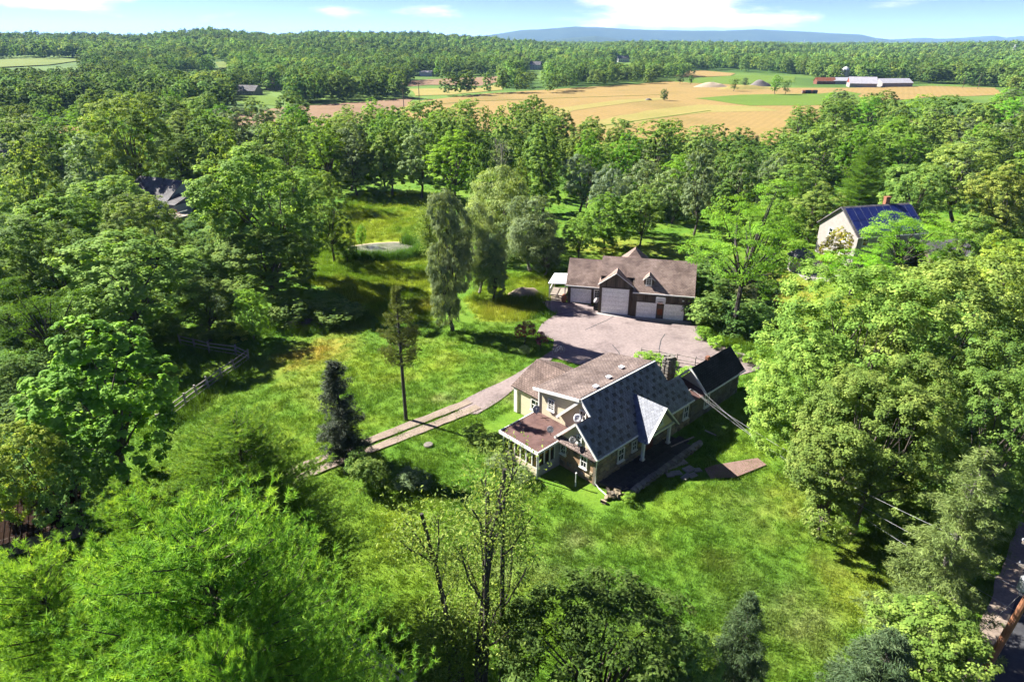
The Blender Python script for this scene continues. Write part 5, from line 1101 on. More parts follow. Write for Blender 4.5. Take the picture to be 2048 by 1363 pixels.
KINDS = {}
KINDS['maple'] = [broad(100 + i, 17, 8, .8, 26, 95, 62, .118, 'leaf', csz=.085, asp=.66, upn=.85) for i in range(2)]
KINDS['catalpa'] = [broad(120, 14, 5.6, .6, 18, 64, 42, .17, 'leaf', csz=.09, asp=.75, upn=.9)]
KINDS['oak'] = [broad(130 + i, 15, 6, .5, 20, 52, 52, .148, 'leaf', csz=.105, upn=.8) for i in range(4)]
KINDS['bushy'] = [broad(150 + i, 9, 4.6, .1, 16, 46, 34, .145, 'leaf', csz=.11, base=.15, upn=.8) for i in range(2)]
KINDS['willow'] = [broad(160 + i, 14, 4.6, -1.0, 20, 44, 46, .21, 'leaf_grey', asp=.26, droop=1.0, csz=.2, bark='bark_pale') for i in range(2)]
KINDS['column'] = [broad(165, 14, 2.9, -1.2, 20, 40, 40, .18, 'leaf_grey', asp=.28, droop=1.0, csz=.2, spread=.5, lobe=(.4, .62), bark='bark_dark')]
KINDS['locust'] = [broad(170 + i, 15, 8, 2.6, 26, 26, 60, .14, 'leaf_locust', flat=.42, lobe=(.2, .34), asp=.42, csz=.14, upn=.9, jit=.35, bark='bark_dark', base=.36, spread=.78) for i in range(2)]
KINDS['mid'] = [broad(180, 14, 5.2, .1, 17, 30, 32, .21, 'leaf', csz=.125, upn=.8), broad(181, 17, 4.2, .1, 20, 30, 26, .22, 'leaf', csz=.14, upn=.8, lobe=(.34, .55)), broad(182, 12, 6, .1, 22, 24, 28, .25, 'leaf', csz=.10, upn=.8, lobe=(.2, .36), spread=.72),
    broad(183, 15, 5, .6, 15, 20, 24, .22, 'leaf', csz=.15, upn=.9, flat=.6, spread=.7), broad(184, 13, 5.4, .1, 11, 40, 28, .24, 'leaf', csz=.11, upn=.8, lobe=(.36, .58)), broad(185, 14, 5, .1, 24, 22, 26, .20, 'leaf_locust', csz=.13, upn=.9, flat=.7, spread=.7, lobe=(.22, .4)), broad(186, 15, 4.4, .1, 18, 30, 26, .24, 'leaf_grey', csz=.13, upn=.6, asp=.45)]
KINDS['midgrey'] = [broad(190 + i, 12, 4.8, .1, 15, 22, 30, .26, 'leaf_grey', csz=.17, droop=.5, asp=.4) for i in range(2)]
KINDS['far'] = [broad(200 + i, 14, 5.6, .1, 12, 15, 11, .48, 'leaf_far', csz=.15, jit=.2, asp=.8, upn=.7) for i in range(6)]
KINDS['vfar'] = [broad(210 + i, 14, 6.2, .1, 9, 11, 6, .95, 'leaf_far', csz=.16, jit=.14, asp=.9, upn=.6) for i in range(5)]
KINDS['pine'] = [conifer(220, 20, 6.6, 3, .52, 8, 'needle_pine', 'pine', nlen=.20, tuft=27, dens=1.0, wdt=.0115, power=.52, bark='bark'), conifer(221, 17, 5.2, 2, .52, 8, 'needle_pine', 'pine', nlen=.20, tuft=27, dens=1.0, wdt=.0115, power=.6, bark='bark')]
KINDS['spruce'] = [conifer(230, 9, 2.0, .6, .32, 6, 'needle_spruce', 'spruce', nlen=.16, tuft=11, ragged=.28, power=.55)]
KINDS['olive_spruce'] = [conifer(233, 15, 3.6, 1, .45, 6, 'needle_olive', 'spruce', nlen=.15, tuft=14, ragged=.42, power=.7, bark='bark_pale')]
KINDS['blue_spruce'] = [conifer(236, 9, 3.2, .4, .40, 7, 'needle_blue', 'spruce', nlen=.13, tuft=15, ragged=.15, power=.75)]
KINDS['scots'] = [conifer(240, 13, 2.7, 5.6, .42, 7, 'needle_olive', 'scots', nlen=.19, tuft=20, ragged=.25, wdt=.02, bark='bark_dark')]
KINDS['sparse'] = [sparse(250, 13, [(-.5, 0, -.06, .02, .72, .15), (0, .1, -.02, 0, .85, .18), (.25, -.1, .02, 0, .78, .16), (1.0, .2, .06, .03, .74, .13)], 'leaf', 6, .075), sparse(251, 8, [(0, 0, .05, 0, .6, .13), (.3, 0, .15, 0, .5, .1)], 'leaf', 10, .08)]
KINDS['dead'] = [sparse(255, 11, [(0, 0, 0, 0, .5, .2), (.3, .1, .2, 0, .55, .16), (-.3, 0, -.2, .1, .5, .16)], 'leaf_grey', 1, .1, 'bark_pale')]
KINDS['shrub'] = [broad(260 + i, 2.4, 1.5, .0, 9, 18, 26, .085, 'leaf', csz=.22, base=.05) for i in range(3)]
KINDS['greyshrub'] = [broad(265, 2.6, 1.6, .0, 9, 18, 26, .09, 'leaf_grey', csz=.22, base=.05, asp=.4)]
KINDS['redshrub'] = [broad(270, 2.2, 1.2, .7, 9, 18, 22, .08, 'leaf_red', csz=.24, base=.06, bark='bark_dark')]
KINDS['olive_tree'] = [broad(275 + i, 10, 5.4, .4, 20, 70, 48, .13, 'leaf', csz=.09, asp=.45, upn=.8) for i in range(1)]
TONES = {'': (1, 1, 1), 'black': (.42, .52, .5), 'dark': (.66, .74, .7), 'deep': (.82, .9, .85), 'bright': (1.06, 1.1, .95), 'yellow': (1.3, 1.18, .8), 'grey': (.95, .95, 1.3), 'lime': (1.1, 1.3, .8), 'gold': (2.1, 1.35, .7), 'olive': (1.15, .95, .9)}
PLANTS = []
def put(kind, loc, Hh, Wd, label, cat='tree', group=None, tone='', name=None, rz=None, var=None, parts=True, tilt=0):
    ks = KINDS[kind]; K = ks[var if var is not None else int(rng.integers(len(ks)))]; nm = name or {'shrub': 'shrub', 'greyshrub': 'shrub', 'redshrub': 'shrub'}.get(kind, 'tree')
    o = empty(nm, loc, rng.uniform(0, 6.28) if rz is None else rz); o.rotation_euler[0] = tilt; s = Wd / (2 * K.R); o.scale = (s, s, Hh / K.H); tag(o, label, cat, group)
    t = TONES[tone]; v = rng.uniform(.82, 1.2)
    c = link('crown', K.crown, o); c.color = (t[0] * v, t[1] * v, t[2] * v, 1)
    if parts: link('trunk', K.trunk, o)
    PLANTS.append((loc, Wd, Hh)); return o
def top(kind, px, ytop, Hh, wpx, label, **kw):
    """plant whose crown top shows at (px, ytop); wpx its width there"""
    p = G(px, ytop, Hh); d = depth_of((p[0], p[1], Hh * .6)); return put(kind, (p[0], p[1], 0), Hh, wpx * d / F_PX, label, **kw)
def base(kind, bx, by, ytop, wpx, label, **kw):
    p = G(bx, by); r = ray(bx, ytop); z = CAM_H + r[2] * (p[1] / r[1]); return put(kind, (p[0], p[1], 0), z, wpx * depth_of((p[0], p[1], z * .6)) / F_PX, label, **kw)
# ------------------------------------------------------------------ vegetation: planting
# big maples on the right
top('maple', 1755, 535, 17.0, 380, 'huge bright maple right of the house, tallest of its group', tone='bright', var=0, name='maple_tree', rz=.3)
top('maple', 1935, 520, 17.5, 380, 'second huge maple at the right edge, behind the leaning spruce', tone='', var=1, name='maple_tree', rz=1.2)
top('maple', 1655, 690, 12.0, 250, 'rounded maple nearest the house, its branches over the black roof', tone='bright', var=1, name='maple_tree', rz=2.5)
top('maple', 1800, 730, 13.5, 320, 'maple in front of the huge ones, above the utility wires', tone='', var=0, name='maple_tree', rz=4)
top('maple', 2060, 700, 15, 300, 'dark maple cut by the right edge behind the spruce', tone='deep', var=0, name='maple_tree', rz=5)
top('oak', 1690, 860, 9, 190, 'low maple limb mass above the wires at the lawn edge', tone='', var=2, name='maple_tree')
# spruce, pole-side trees, bottom edge
top('olive_spruce', 1975, 900, 13.5, 270, 'ragged olive spruce leaning beside the road at right', tone='', name='spruce_tree', tilt=.0)
top('blue_spruce', 1790, 1268, 8.5, 300, 'blue-green spruce at the bottom edge right of centre', name='spruce_tree')
top('oak', 1900, 1225, 7.5, 260, 'yellow-green bushy tree at the bottom right below the pole', tone='bright', var=0)
top('blue_spruce', 1505, 1190, 9.5, 190, 'pointed dark spruce at the bottom edge, right of the dark round tree', tone='deep', name='spruce_tree')
top('olive_tree', 1205, 1190, 9.5, 420, 'dark green round tree at the bottom edge below the house', tone='black', rz=.5)
top('olive_tree', 1370, 1285, 8.5, 220, 'smaller green tree between round tree and pointed spruce', tone='deep', rz=2.2)
# near pines at lower left
pn = put('pine', (*G(400, 1085, 20.0)[:2], 0), 20.5, 14.2, 'large bright white pine filling the lower left', name='pine_tree', var=0, rz=.4)
put('pine', (*G(430, 1300, 19.5)[:2], 0), 19.5, 6.0, 'white pine whose tip points up at the bottom edge', name='pine_tree', var=1, rz=2.0)
put('pine', (*G(60, 1120, 17.5)[:2], 0), 17.5, 10.0, 'white pine cut by the left edge at the bottom', name='pine_tree', var=1, rz=4.0)
put('pine', (*G(200, 1240, 16.5)[:2], 0), 16.5, 9, 'lower white pine between the two large ones', name='pine_tree', var=1, rz=5.1)
put('pine', (*G(470, 850, 14.5)[:2], 0), 14.5, 13.0, 'white pine beside the dirt track behind the largest pine', name='pine_tree', var=0, rz=1.1)
put('pine', (*G(255, 985, 15)[:2], 0), 15, 9, 'white pine between the largest one and the big-leaved tree', name='pine_tree', var=1, rz=.2)
top('shrub', 745, 915, 3.0, 90, 'dark rounded pine shrub between the black spruce and lawn', name='shrub', cat='shrub', tone='deep', var=1)
top('shrub', 715, 905, 2.4, 70, 'dark shrub right of the black spruce base', name='shrub', cat='shrub', tone='deep', var=0)
top('greyshrub', 820, 945, 1.4, 80, 'scrubby grey bush in the lawn left of the bare tree', name='shrub', cat='shrub', tone='deep')
# single trees in the lawn
base('spruce', 692, 915, 722, 105, 'ragged black spruce standing alone beside the track', name='spruce_tree')
base('scots', 812, 838, 575, 105, 'tall pine with long bare trunk in the middle of the lawn', name='pine_tree', rz=1.0)
base('column', 905, 660, 385, 95, 'tall narrow grey-green tree with drooping leaves on the lawn', tone='')
put('sparse', (*G(955, 1400)[:2], 0), 16.5, 6.6, 'thin half-bare tree with four dark stems at bottom centre', var=0, rz=0)
put('sparse', (*G(905, 1400)[:2], 0), 8, 4, 'small crooked half-bare tree left of the four-stemmed one', var=1, rz=1.2)
# left side
top('catalpa', 155, 640, 14, 275, 'big-leaved light green tree at left, in front of the rail fence', tone='lime', rz=.6)
top('oak', 215, 470, 13, 290, 'broad yellow-green tree behind the big-leaved tree at left', tone='bright', var=0)
top('oak', 265, 388, 13, 160, 'tree with rounded clumps standing before the deck house', tone='', var=1)
top('oak', 535, 462, 9.6, 220, 'dark green tree left of the meadow, over the brush pile', tone='deep', var=2)
top('oak', 505, 285, 20, 250, 'tallest bright tree left of centre with a high domed crown', tone='bright', var=3)
top('oak', 355, 268, 12.5, 120, 'upright dense tree right above the deck house', tone='', var=2)
top('oak', 235, 190, 22, 170, 'largest far tree on the left, standing above the belt', tone='bright', var=1)
top('oak', 55, 425, 14, 200, 'dark tree at the left edge above the big-leaved tree', tone='deep', var=3)
top('locust', 60, 560, 11, 220, 'loose dark tree at the left edge behind the rail fence', tone='dark', var=0)
top('bushy', 115, 385, 11, 170, 'feathery bright tree near the left edge', tone='lime', var=0)
top('bushy', 20, 350, 11, 120, 'feathery tree cut by the left edge', tone='bright', var=1)
top('bushy', 210, 350, 10, 150, 'bright low tree between the deck house and the left edge', tone='bright', var=1)
top('oak', 452, 405, 12, 95, 'dark tree tucked right of the raised deck', tone='deep', var=1)
top('oak', 648, 345, 14, 95, 'dark upright tree at the left end of the upper meadow', tone='deep', var=0)
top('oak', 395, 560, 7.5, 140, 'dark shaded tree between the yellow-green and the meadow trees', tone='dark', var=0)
top('oak', 20, 850, 9, 170, 'yellowing low tree at the left edge by the shed', tone='yellow', var=1)
top('bushy', 120, 900, 7, 160, 'dark low tree below the big-leaved tree', tone='deep', var=0)
top('bushy', 490, 575, 6.5, 85, 'bright green bush in front of the dark meadow tree', tone='lime', var=1, name='shrub', cat='shrub')
top('greyshrub', 437, 590, 4.2, 65, 'silvery bush left of the bright green bush', name='shrub', cat='shrub', tone='grey')
top('greyshrub', 1040, 0 + 625, .9, 30, 'low grey bush by the asphalt edge', name='shrub', cat='shrub') if False else None
top('shrub', 690, 480, 3.6, 60, 'round bush at the left end of the pond', name='shrub', cat='shrub', tone='bright', var=0)
top('bushy', 720, 450, 3.6, 22, 'small upright sapling beside the pond', name='sapling', cat='sapling', tone='lime', var=0)
top('shrub', 660, 600, 2.6, 130, 'low dark thicket over the brush pile', name='shrub', cat='shrub', tone='dark', var=2)
top('shrub', 590, 600, 3.0, 120, 'dark shrub left of the brush pile', name='shrub', cat='shrub', tone='dark', var=1)
top('shrub', 460, 650, 1.6, 90, 'yellow-green low bush by the fence corner', name='shrub', cat='shrub', tone='yellow', var=1)
# willow group by the garage
top('willow', 1000, 335, 14.2, 165, 'tall pale willow-like tree with yellow-green top behind the narrow tree', tone='yellow', var=0)
top('willow', 1062, 392, 11.5, 145, 'grey-green drooping tree left of the garage', tone='', var=1)
top('willow', 955, 410, 12.5, 110, 'slender drooping tree right behind the narrow tree', tone='bright', var=0)
top('willow', 1092, 440, 8.5, 85, 'dark drooping tree touching the side porch', tone='dark', var=1)
top('sparse', 850, 395, 10, 70, 'thin arching bare tree above the pond reeds', var=1)
top('column', 985, 470, 9, 60, 'small drooping tree between the narrow tree and willows', tone='deep')
# locust beside the garage and shade below
base('locust', 1465, 668, 365, 270, 'feathery locust with dark limbs right of the garage', tone='', var=0, rz=.8)
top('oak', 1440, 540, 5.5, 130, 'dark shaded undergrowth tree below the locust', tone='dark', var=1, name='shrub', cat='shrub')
top('greyshrub', 1500, 560, 5, 90, 'grey bush behind the locust trunk', name='shrub', cat='shrub', tone='olive')
for k, (x, y, l) in enumerate([(1408, 655, 'first weedy clump along the asphalt below the locust'), (1440, 672, 'second weedy clump along the asphalt below the locust'), (1475, 690, 'third weedy clump along the asphalt, nearest the black roof'), (1505, 702, 'weedy clump between the black roof and the maple')]): top('shrub', x, y, 1.4, 44, l, name='weed_clump', cat='weeds', tone='lime')
# shrubs round the drive
top('redshrub', 1050, 642, 3.0, 46, 'purple-red Japanese maple beside the asphalt', name='red_maple', cat='shrub', tone='', rz=1)
top('redshrub', 1082, 664, 2.2, 30, 'dark red shrub right of the purple-red maple', name='shrub', cat='shrub', tone='', rz=3)
top('greyshrub', 1052, 690, 1.0, 30, 'small round grey-green bush on the lawn below the red maple', name='shrub', cat='shrub')
for k, (x, y, hh, w, l) in enumerate([(1300, 705, 1.3, 60, 'leafy garden row behind the shed roof, left half'), (1335, 712, 1.4, 50, 'leafy garden bush just left of the chimney'), (1375, 735, 1.2, 60, 'leafy garden bush right of the chimney'), (1405, 742, 1.0, 40, 'leafy garden bush by the black wing roof')]): top('shrub', x, y, hh, w, l, name='shrub', cat='shrub', tone='lime')
for k, (x, y, hh, w, l) in enumerate([(985, 870, 1.8, 80, 'dark shrub at the sunroom corner nearest the track'), (1000, 905, 1.5, 60, 'flowering pale bush against the sunroom'), (1045, 930, 1.4, 60, 'thin bush below the sunroom glass'), (955, 850, 1.2, 60, 'shadowed shrub by the end of the asphalt drive')]): top('greyshrub' if k in (1, 2) else 'shrub', x, y, hh, w, l, name='shrub', cat='shrub', tone='deep' if k in (0, 3) else '')
top('shrub', 1258, 985, .8, 34, 'little green shrub beside the rubble at the terrace corner', name='shrub', cat='shrub', tone='lime'); top('shrub', 1440, 850, .9, 40, 'low plant in the shade before the right stone wing', name='shrub', cat='shrub', tone='deep')
# around the solar house
top('locust', 1825, 425, 11, 190, 'feathery walnut tree in front of the solar house', tone='bright', var=1)
top('bushy', 1680, 455, 6.5, 60, 'pale flowering tree against the gable of the solar house', tone='gold', var=0)
top('locust', 1720, 505, 6, 150, 'low feathery tree before the solar house windows', tone='lime', var=1)
top('oak', 2030, 470, 11, 120, 'yellowish tree at the right edge beyond the maples', tone='yellow', var=3)
top('oak', 1960, 430, 11, 130, 'bright tree between the walnut and the right edge', tone='bright', var=0)
top('oak', 1950, 285, 15, 170, 'broad tree on the right above the outbuilding', tone='', var=1); top('oak', 1840, 330, 13.5, 150, 'rounded tree right behind the solar house', tone='', var=2); top('oak', 2030, 330, 14, 130, 'olive tree at the right edge', tone='olive', var=3)
top('pine', 1745, 290, 14, 120, 'dark feathery conifer behind the solar house', tone='dark', var=1, name='pine_tree')
top('oak', 1600, 330, 12, 130, 'yellow-green tree behind and right of the locust', tone='bright', var=0); top('oak', 1560, 400, 10, 120, 'bright tree between locust and pavilion', tone='lime', var=1); top('oak', 1640, 370, 10, 110, 'rounded tree just left of the solar house', tone='', var=3)
top('bushy', 1215, 390, 9, 130, 'wide low bright tree behind the garage', tone='lime', var=0); top('bushy', 1290, 375, 10, 120, 'bushy tree right behind the garage ridge', tone='', var=1); top('bushy', 1160, 430, 7.5, 80, 'low tree between the willows and the garage field', tone='bright', var=1)
top('dead', 1000, 262, 13, 75, 'bare dead tree standing pale in the belt behind the pond', tone='', name='dead_tree')
# trees of the row behind the pond
_UN = ['', 'first', 'second', 'third', 'fourth', 'fifth', 'sixth', 'seventh', 'eighth', 'ninth', 'tenth', 'eleventh', 'twelfth', 'thirteenth', 'fourteenth', 'fifteenth', 'sixteenth', 'seventeenth', 'eighteenth', 'nineteenth']
def ordinal(n):
    if n < 20: return _UN[n]
    t, u = divmod(n, 10); w = {2: 'twent', 3: 'thirt', 4: 'fort', 5: 'fift'}[t]; return w + 'ieth' if u == 0 else w + 'y-' + _UN[u]
def row(name, spec, group, kind, Hr):
    for k, (x, y, w, tn) in enumerate(sorted(spec)): top(kind, x, y, rng.uniform(*Hr), w, f'{ordinal(k + 1)} tree from the left in {name}', group=group, tone=tn)
row('the row behind the upper meadow', [(690, 250, 110, 'deep'), (775, 262, 95, ''), (835, 255, 90, 'bright'), (905, 262, 120, 'bright'), (960, 290, 60, 'deep'), (1088, 275, 85, 'bright'), (1045, 320, 50, '')], 'row behind the upper meadow', 'mid', (14, 15.5))
row('the brushy row behind the garage field', [(1165, 310, 90, 'grey'), (1225, 330, 90, 'grey'), (1290, 320, 90, ''), (1355, 340, 90, 'bright'), (1430, 330, 90, ''), (1500, 320, 90, 'bright'), (1560, 310, 80, '')], 'brushy row behind the garage field', 'midgrey', (10, 12))
row('the belt edge beside the tan field', [(640, 240, 90, ''), (700, 246, 80, 'bright'), (760, 240, 90, 'deep'), (815, 236, 100, ''), (880, 224, 90, 'deep'), (935, 240, 80, ''), (1010, 235, 70, 'bright'), (1060, 228, 70, ''), (1085, 245, 90, 'deep'), (1180, 262, 70, ''), (1255, 268, 80, 'deep'), (1330, 242, 120, 'bright'), (1410, 285, 80, ''), (1480, 292, 90, 'deep')], 'belt edge beside the tan field', 'mid', (14, 17))
row('the clump jutting into the tan field', [(972, 212, 32, 'dark'), (1000, 212, 46, 'deep'), (1030, 205, 44, ''), (1068, 190, 56, 'deep'), (1102, 212, 30, '')], 'clump jutting into the tan field', 'mid', (12, 17))
row('the right-hand copse beside the far field', [(1620, 212, 80, 'deep'), (1680, 200, 90, 'dark'), (1745, 195, 90, 'deep'), (1790, 200, 70, ''), (1850, 190, 90, ''), (1910, 190, 90, 'deep'), (1970, 205, 90, ''), (2030, 195, 90, 'bright'), (1660, 245, 90, ''), (1725, 250, 80, 'deep')], 'copse beside the far field', 'mid', (14, 16))
row('the left belt above the deck house', [(30, 235, 110, 'deep'), (95, 245, 90, 'deep'), (300, 235, 90, 'bright'), (355, 225, 80, ''), (415, 220, 100, 'bright'), (470, 215, 90, ''), (530, 215, 80, 'bright'), (590, 210, 80, 'deep'), (575, 240, 110, 'bright'), (435, 262, 110, 'bright'), (160, 270, 100, 'bright'), (40, 285, 90, '')], 'left belt above the deck house', 'mid', (14, 18))
top('redshrub', 68, 288, 7, 40, 'purple-leaved tree beside the grey roof at the left', name='purple_tree', tone='')
top('mid', 1330, 178, 6.5, 17, 'small dark tree alone in the middle of the tan field', tone='dark'); top('mid', 1362, 147, 8, 17, 'small round tree at the left end of the far green field', tone='dark'); top('mid', 1383, 150, 7, 12, 'narrow tree right beside the small round one', tone='dark')
for k, (x, y, w) in enumerate([(1470, 158, 22), (1492, 155, 18), (1556, 150, 24), (1575, 160, 20)]): top('mid', x, y, [8, 7, 12, 9][k], w, ['low bush left of the scrap heap', 'bush on the bank beside the scrap heap', 'tall tree right of the scrap heap', 'round bush between scrap heap and farm'][k], tone='deep')

# fill the belts: trees planted in the remaining gaps of the woodland on the valley floor
def covered(p, Hh, Wd):
    x, y = to_px((p[0], p[1], Hh)); xb, yb = to_px((p[0], p[1], 0)); d = p[1]; w = .5 * Wd * F_PX / max(1, depth_of((p[0], p[1], Hh / 2)))
    for x0, x1, y0, y1, dist in PROTECT:
        if d < dist and x + w > x0 and x - w < x1 and y < y1 and yb > y0: return True
    return False
def dart(n, region, mind, seed):
    r = np.random.default_rng(seed); pts = [np.array(l[:2]) for l, w, h in PLANTS]; out = []
    P = np.array(region); lo, hi = P[:, :2].min(0), P[:, :2].max(0); tries = 0
    while len(out) < n and tries < n * 40:
        tries += 1; p = r.uniform(lo, hi)
        if not inpoly(np.array([p[0]]), np.array([p[1]]), region)[0]: continue
        A = np.array(pts); 
        if (np.hypot(*(A - p).T) < mind).any(): continue
        pts.append(p); out.append(p)
    return out
def fill(region_px, n, mind, kind, Hr, Wr, what, group, seed, tones=('', 'bright', 'deep', '')):
    ps = sorted(dart(n, gpoly(region_px), mind, seed), key=lambda p: to_px((p[0], p[1], 10))[0]); keep = []
    for p in ps:
        h, w = rng.uniform(*Hr), rng.uniform(*Wr)
        if not covered(p, h, w): keep.append((p, h, w))
    for k, (p, h, w) in enumerate(keep): put(kind, (p[0], p[1], 0), h, w, f'{what}, {ordinal(k + 1)} from the left', group=group, tone=tones[int(rng.integers(len(tones)))])
fill([(0, 300), (180, 290), (600, 300), (640, 360), (600, 400), (430, 420), (380, 350), (240, 350), (0, 400)], 26, 8, 'mid', (10, 14), (8, 11), 'leafy tree in the wood around the deck house', 'wood around the deck house', 31)
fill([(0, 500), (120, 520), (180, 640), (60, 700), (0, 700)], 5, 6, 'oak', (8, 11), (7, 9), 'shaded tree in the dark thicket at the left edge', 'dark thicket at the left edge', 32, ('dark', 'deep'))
fill([(100, 700), (0, 720), (0, 900), (60, 900)], 3, 4, 'bushy', (4, 6), (4, 6), 'low shaded tree behind the big-leaved tree', 'low trees behind the big-leaved tree', 33, ('dark',))
fill([(600, 285), (1120, 285), (1150, 345), (1000, 330), (640, 372), (600, 360)], 24, 7.5, 'mid', (12, 15), (9, 12), 'leafy tree in the belt between pond and tan field', 'belt between pond and tan field', 34)
fill([(1120, 310), (1600, 330), (1640, 370), (1560, 430), (1300, 420), (1130, 380)], 26, 8, 'mid', (9, 12), (8, 11), 'leafy tree in the wood between garage and tan field', 'wood between garage and tan field', 35)
fill([(1580, 275), (2200, 290), (2250, 430), (2050, 480), (1900, 420), (1620, 360)], 40, 8, 'mid', (11, 15), (9, 12), 'leafy tree in the wood behind the solar house', 'wood behind the solar house', 36)
fill([(1580, 240), (1760, 232), (1790, 262), (1600, 275)], 9, 12, 'mid', (11, 14), (10, 13), 'leafy tree in the right-hand copse by the parched field', 'copse by the parched field', 37)
fill([(1960, 225), (2200, 215), (2250, 290), (1990, 285)], 14, 11, 'mid', (12, 15), (10, 13), 'leafy tree at the right edge beyond the copse', 'right edge beyond the copse', 38)
fill([(0, 275), (60, 262), (240, 262), (600, 262), (600, 300), (0, 300)], 20, 10, 'mid', (12, 16), (10, 13), 'leafy tree in the left belt this side of the fields', 'left belt this side of the fields', 39)

# hedgerows and wood edges beyond the fields, planted singly along lines
def hedge(pts, n, Hr, Wr, what, group, seed, jit=4, tones=('', 'deep', 'bright')):
    r = np.random.default_rng(seed); q_ = [on_land(*p) for p in pts]; P = np.array([p[:2] for p in q_]); s = np.concatenate([[0], np.cumsum(np.linalg.norm(np.diff(P, axis=0), axis=1))])
    got = []
    for t in np.linspace(0, s[-1], n):
        x, y = np.interp(t, s, P[:, 0]) + r.normal(0, jit), np.interp(t, s, P[:, 1]) + r.normal(0, jit); h, w = r.uniform(*Hr), r.uniform(*Wr)
        if not covered((x, y), h, w): got.append((to_px((x, y, h))[0], x, y, h, w))
    for k, (_, x, y, h, w) in enumerate(sorted(got)): put('far', (x, y, float(land(x, y)) - .2), h, w, f'{what}, {ordinal(k + 1)} from the left', group=group, tone=tones[int(r.integers(len(tones)))], parts=False)
hedge([(510, 207), (700, 200), (830, 194), (880, 191), (950, 189)], 24, (11, 16), (10, 14), 'round tree in the hedgerow above the brown field', 'hedgerow above the brown field', 51)
hedge([(985, 187), (1060, 185), (1118, 181)], 10, (11, 16), (11, 14), 'round tree at the near end of the long hedge', 'near end of the long hedge', 52)
hedge([(1135, 176), (1240, 168), (1340, 161)], 13, (11, 15), (11, 15), 'round tree in the long hedge over the tan field', 'long hedge over the tan field', 53)
hedge([(1130, 166), (1230, 158), (1335, 153)], 12, (12, 16), (12, 15), 'round tree in the back line of the long hedge', 'back line of the long hedge', 54, 6)
hedge([(1350, 139), (1480, 143), (1590, 149), (1650, 158)], 16, (14, 18), (13, 16), 'round tree on the edge above the far green field', 'wood edge above the far green field', 55, 6)
hedge([(1640, 160), (1760, 160), (1830, 164), (1900, 168), (2048, 178)], 18, (13, 17), (12, 16), 'round tree on the wood edge behind the farm', 'wood edge behind the farm', 56, 6, ('deep', ''))
hedge([(0, 250), (120, 238), (250, 228), (420, 226), (480, 215)], 16, (13, 17), (11, 15), 'round tree on the dark wood edge at the far left', 'dark wood edge at the far left', 57, 5, ('deep', 'dark'))
hedge([(600, 170), (740, 172), (830, 162), (1000, 148), (1080, 142)], 16, (12, 15), (11, 14), 'round tree on the foot of the wooded hill', 'foot of the wooded hill', 58, 6)

# ------------------------------------------------------------------ scattered masses: far forest, grass, reeds
def scatter(name, sources, P, rz, scl, idx, col=None, label=None, cat=None, kind='stuff', tiltv=None):
    """many small copies of a few shapes, as one mass"""
    src = bpy.data.collections.new(name + '_shapes')
    for i, me in enumerate(sources): o = bpy.data.objects.new(f'{name}_shape_{i:02d}', me); src.objects.link(o)
    me = bpy.data.meshes.new(name); me.vertices.add(len(P)); me.vertices.foreach_set('co', np.asarray(P, np.float32).ravel())
    a = me.attributes.new('rot', 'FLOAT_VECTOR', 'POINT'); rv = np.zeros((len(P), 3), np.float32); rv[:, 2] = rz
    if tiltv is not None: rv[:, 0] = tiltv
    a.data.foreach_set('vector', rv.ravel()); a = me.attributes.new('scl', 'FLOAT_VECTOR', 'POINT'); a.data.foreach_set('vector', np.asarray(scl, np.float32).ravel()); a = me.attributes.new('idx', 'INT', 'POINT'); a.data.foreach_set('value', np.asarray(idx, np.int32))
    if col is not None: a = me.attributes.new('gcol', 'FLOAT_COLOR', 'POINT'); a.data.foreach_set('color', np.concatenate([col, np.ones((len(P), 1))], 1).astype(np.float32).ravel())
    ob = link(name, me); ng = bpy.data.node_groups.new(name, 'GeometryNodeTree'); ng.interface.new_socket('Geometry', in_out='INPUT', socket_type='NodeSocketGeometry'); ng.interface.new_socket('Geometry', in_out='OUTPUT', socket_type='NodeSocketGeometry')
    N, L = ng.nodes, ng.links; gi = N.new('NodeGroupInput'); go = N.new('NodeGroupOutput'); ip = N.new('GeometryNodeInstanceOnPoints'); ci = N.new('GeometryNodeCollectionInfo'); ci.inputs['Collection'].default_value = src; ci.inputs['Separate Children'].default_value = True; ci.inputs['Reset Children'].default_value = True
    def at(nm, t): n = N.new('GeometryNodeInputNamedAttribute'); n.data_type = t; n.inputs['Name'].default_value = nm; return n.outputs['Attribute']
    L.new(gi.outputs[0], ip.inputs['Points']); L.new(ci.outputs[0], ip.inputs['Instance']); ip.inputs['Pick Instance'].default_value = True; L.new(at('idx', 'INT'), ip.inputs['Instance Index']); L.new(at('rot', 'FLOAT_VECTOR'), ip.inputs['Rotation']); L.new(at('scl', 'FLOAT_VECTOR'), ip.inputs['Scale']); L.new(ip.outputs[0], go.inputs[0])
    m = ob.modifiers.new('scatter', 'NODES'); m.node_group = ng; tag(ob, label, cat, None, kind); return ob
def house_mask(x, y):
    dx, dy = x - 6.6, y - 41.9; u = dx * math.cos(HR) + dy * math.sin(HR); v = -dx * math.sin(HR) + dy * math.cos(HR); m = (u > -2.6) & (u < 10.3) & (v > -2.5) & (v < 13); m |= (u > 1) & (u < 22.2) & (v > -.1) & (v < 3.5)
    dx, dy = x - GX, y - GY; u = dx * math.cos(GR) + dy * math.sin(GR); v = -dx * math.sin(GR) + dy * math.cos(GR); return m | ((u > -6) & (u < 11.4) & (v > -1) & (v < 12))
r = np.random.default_rng(77)
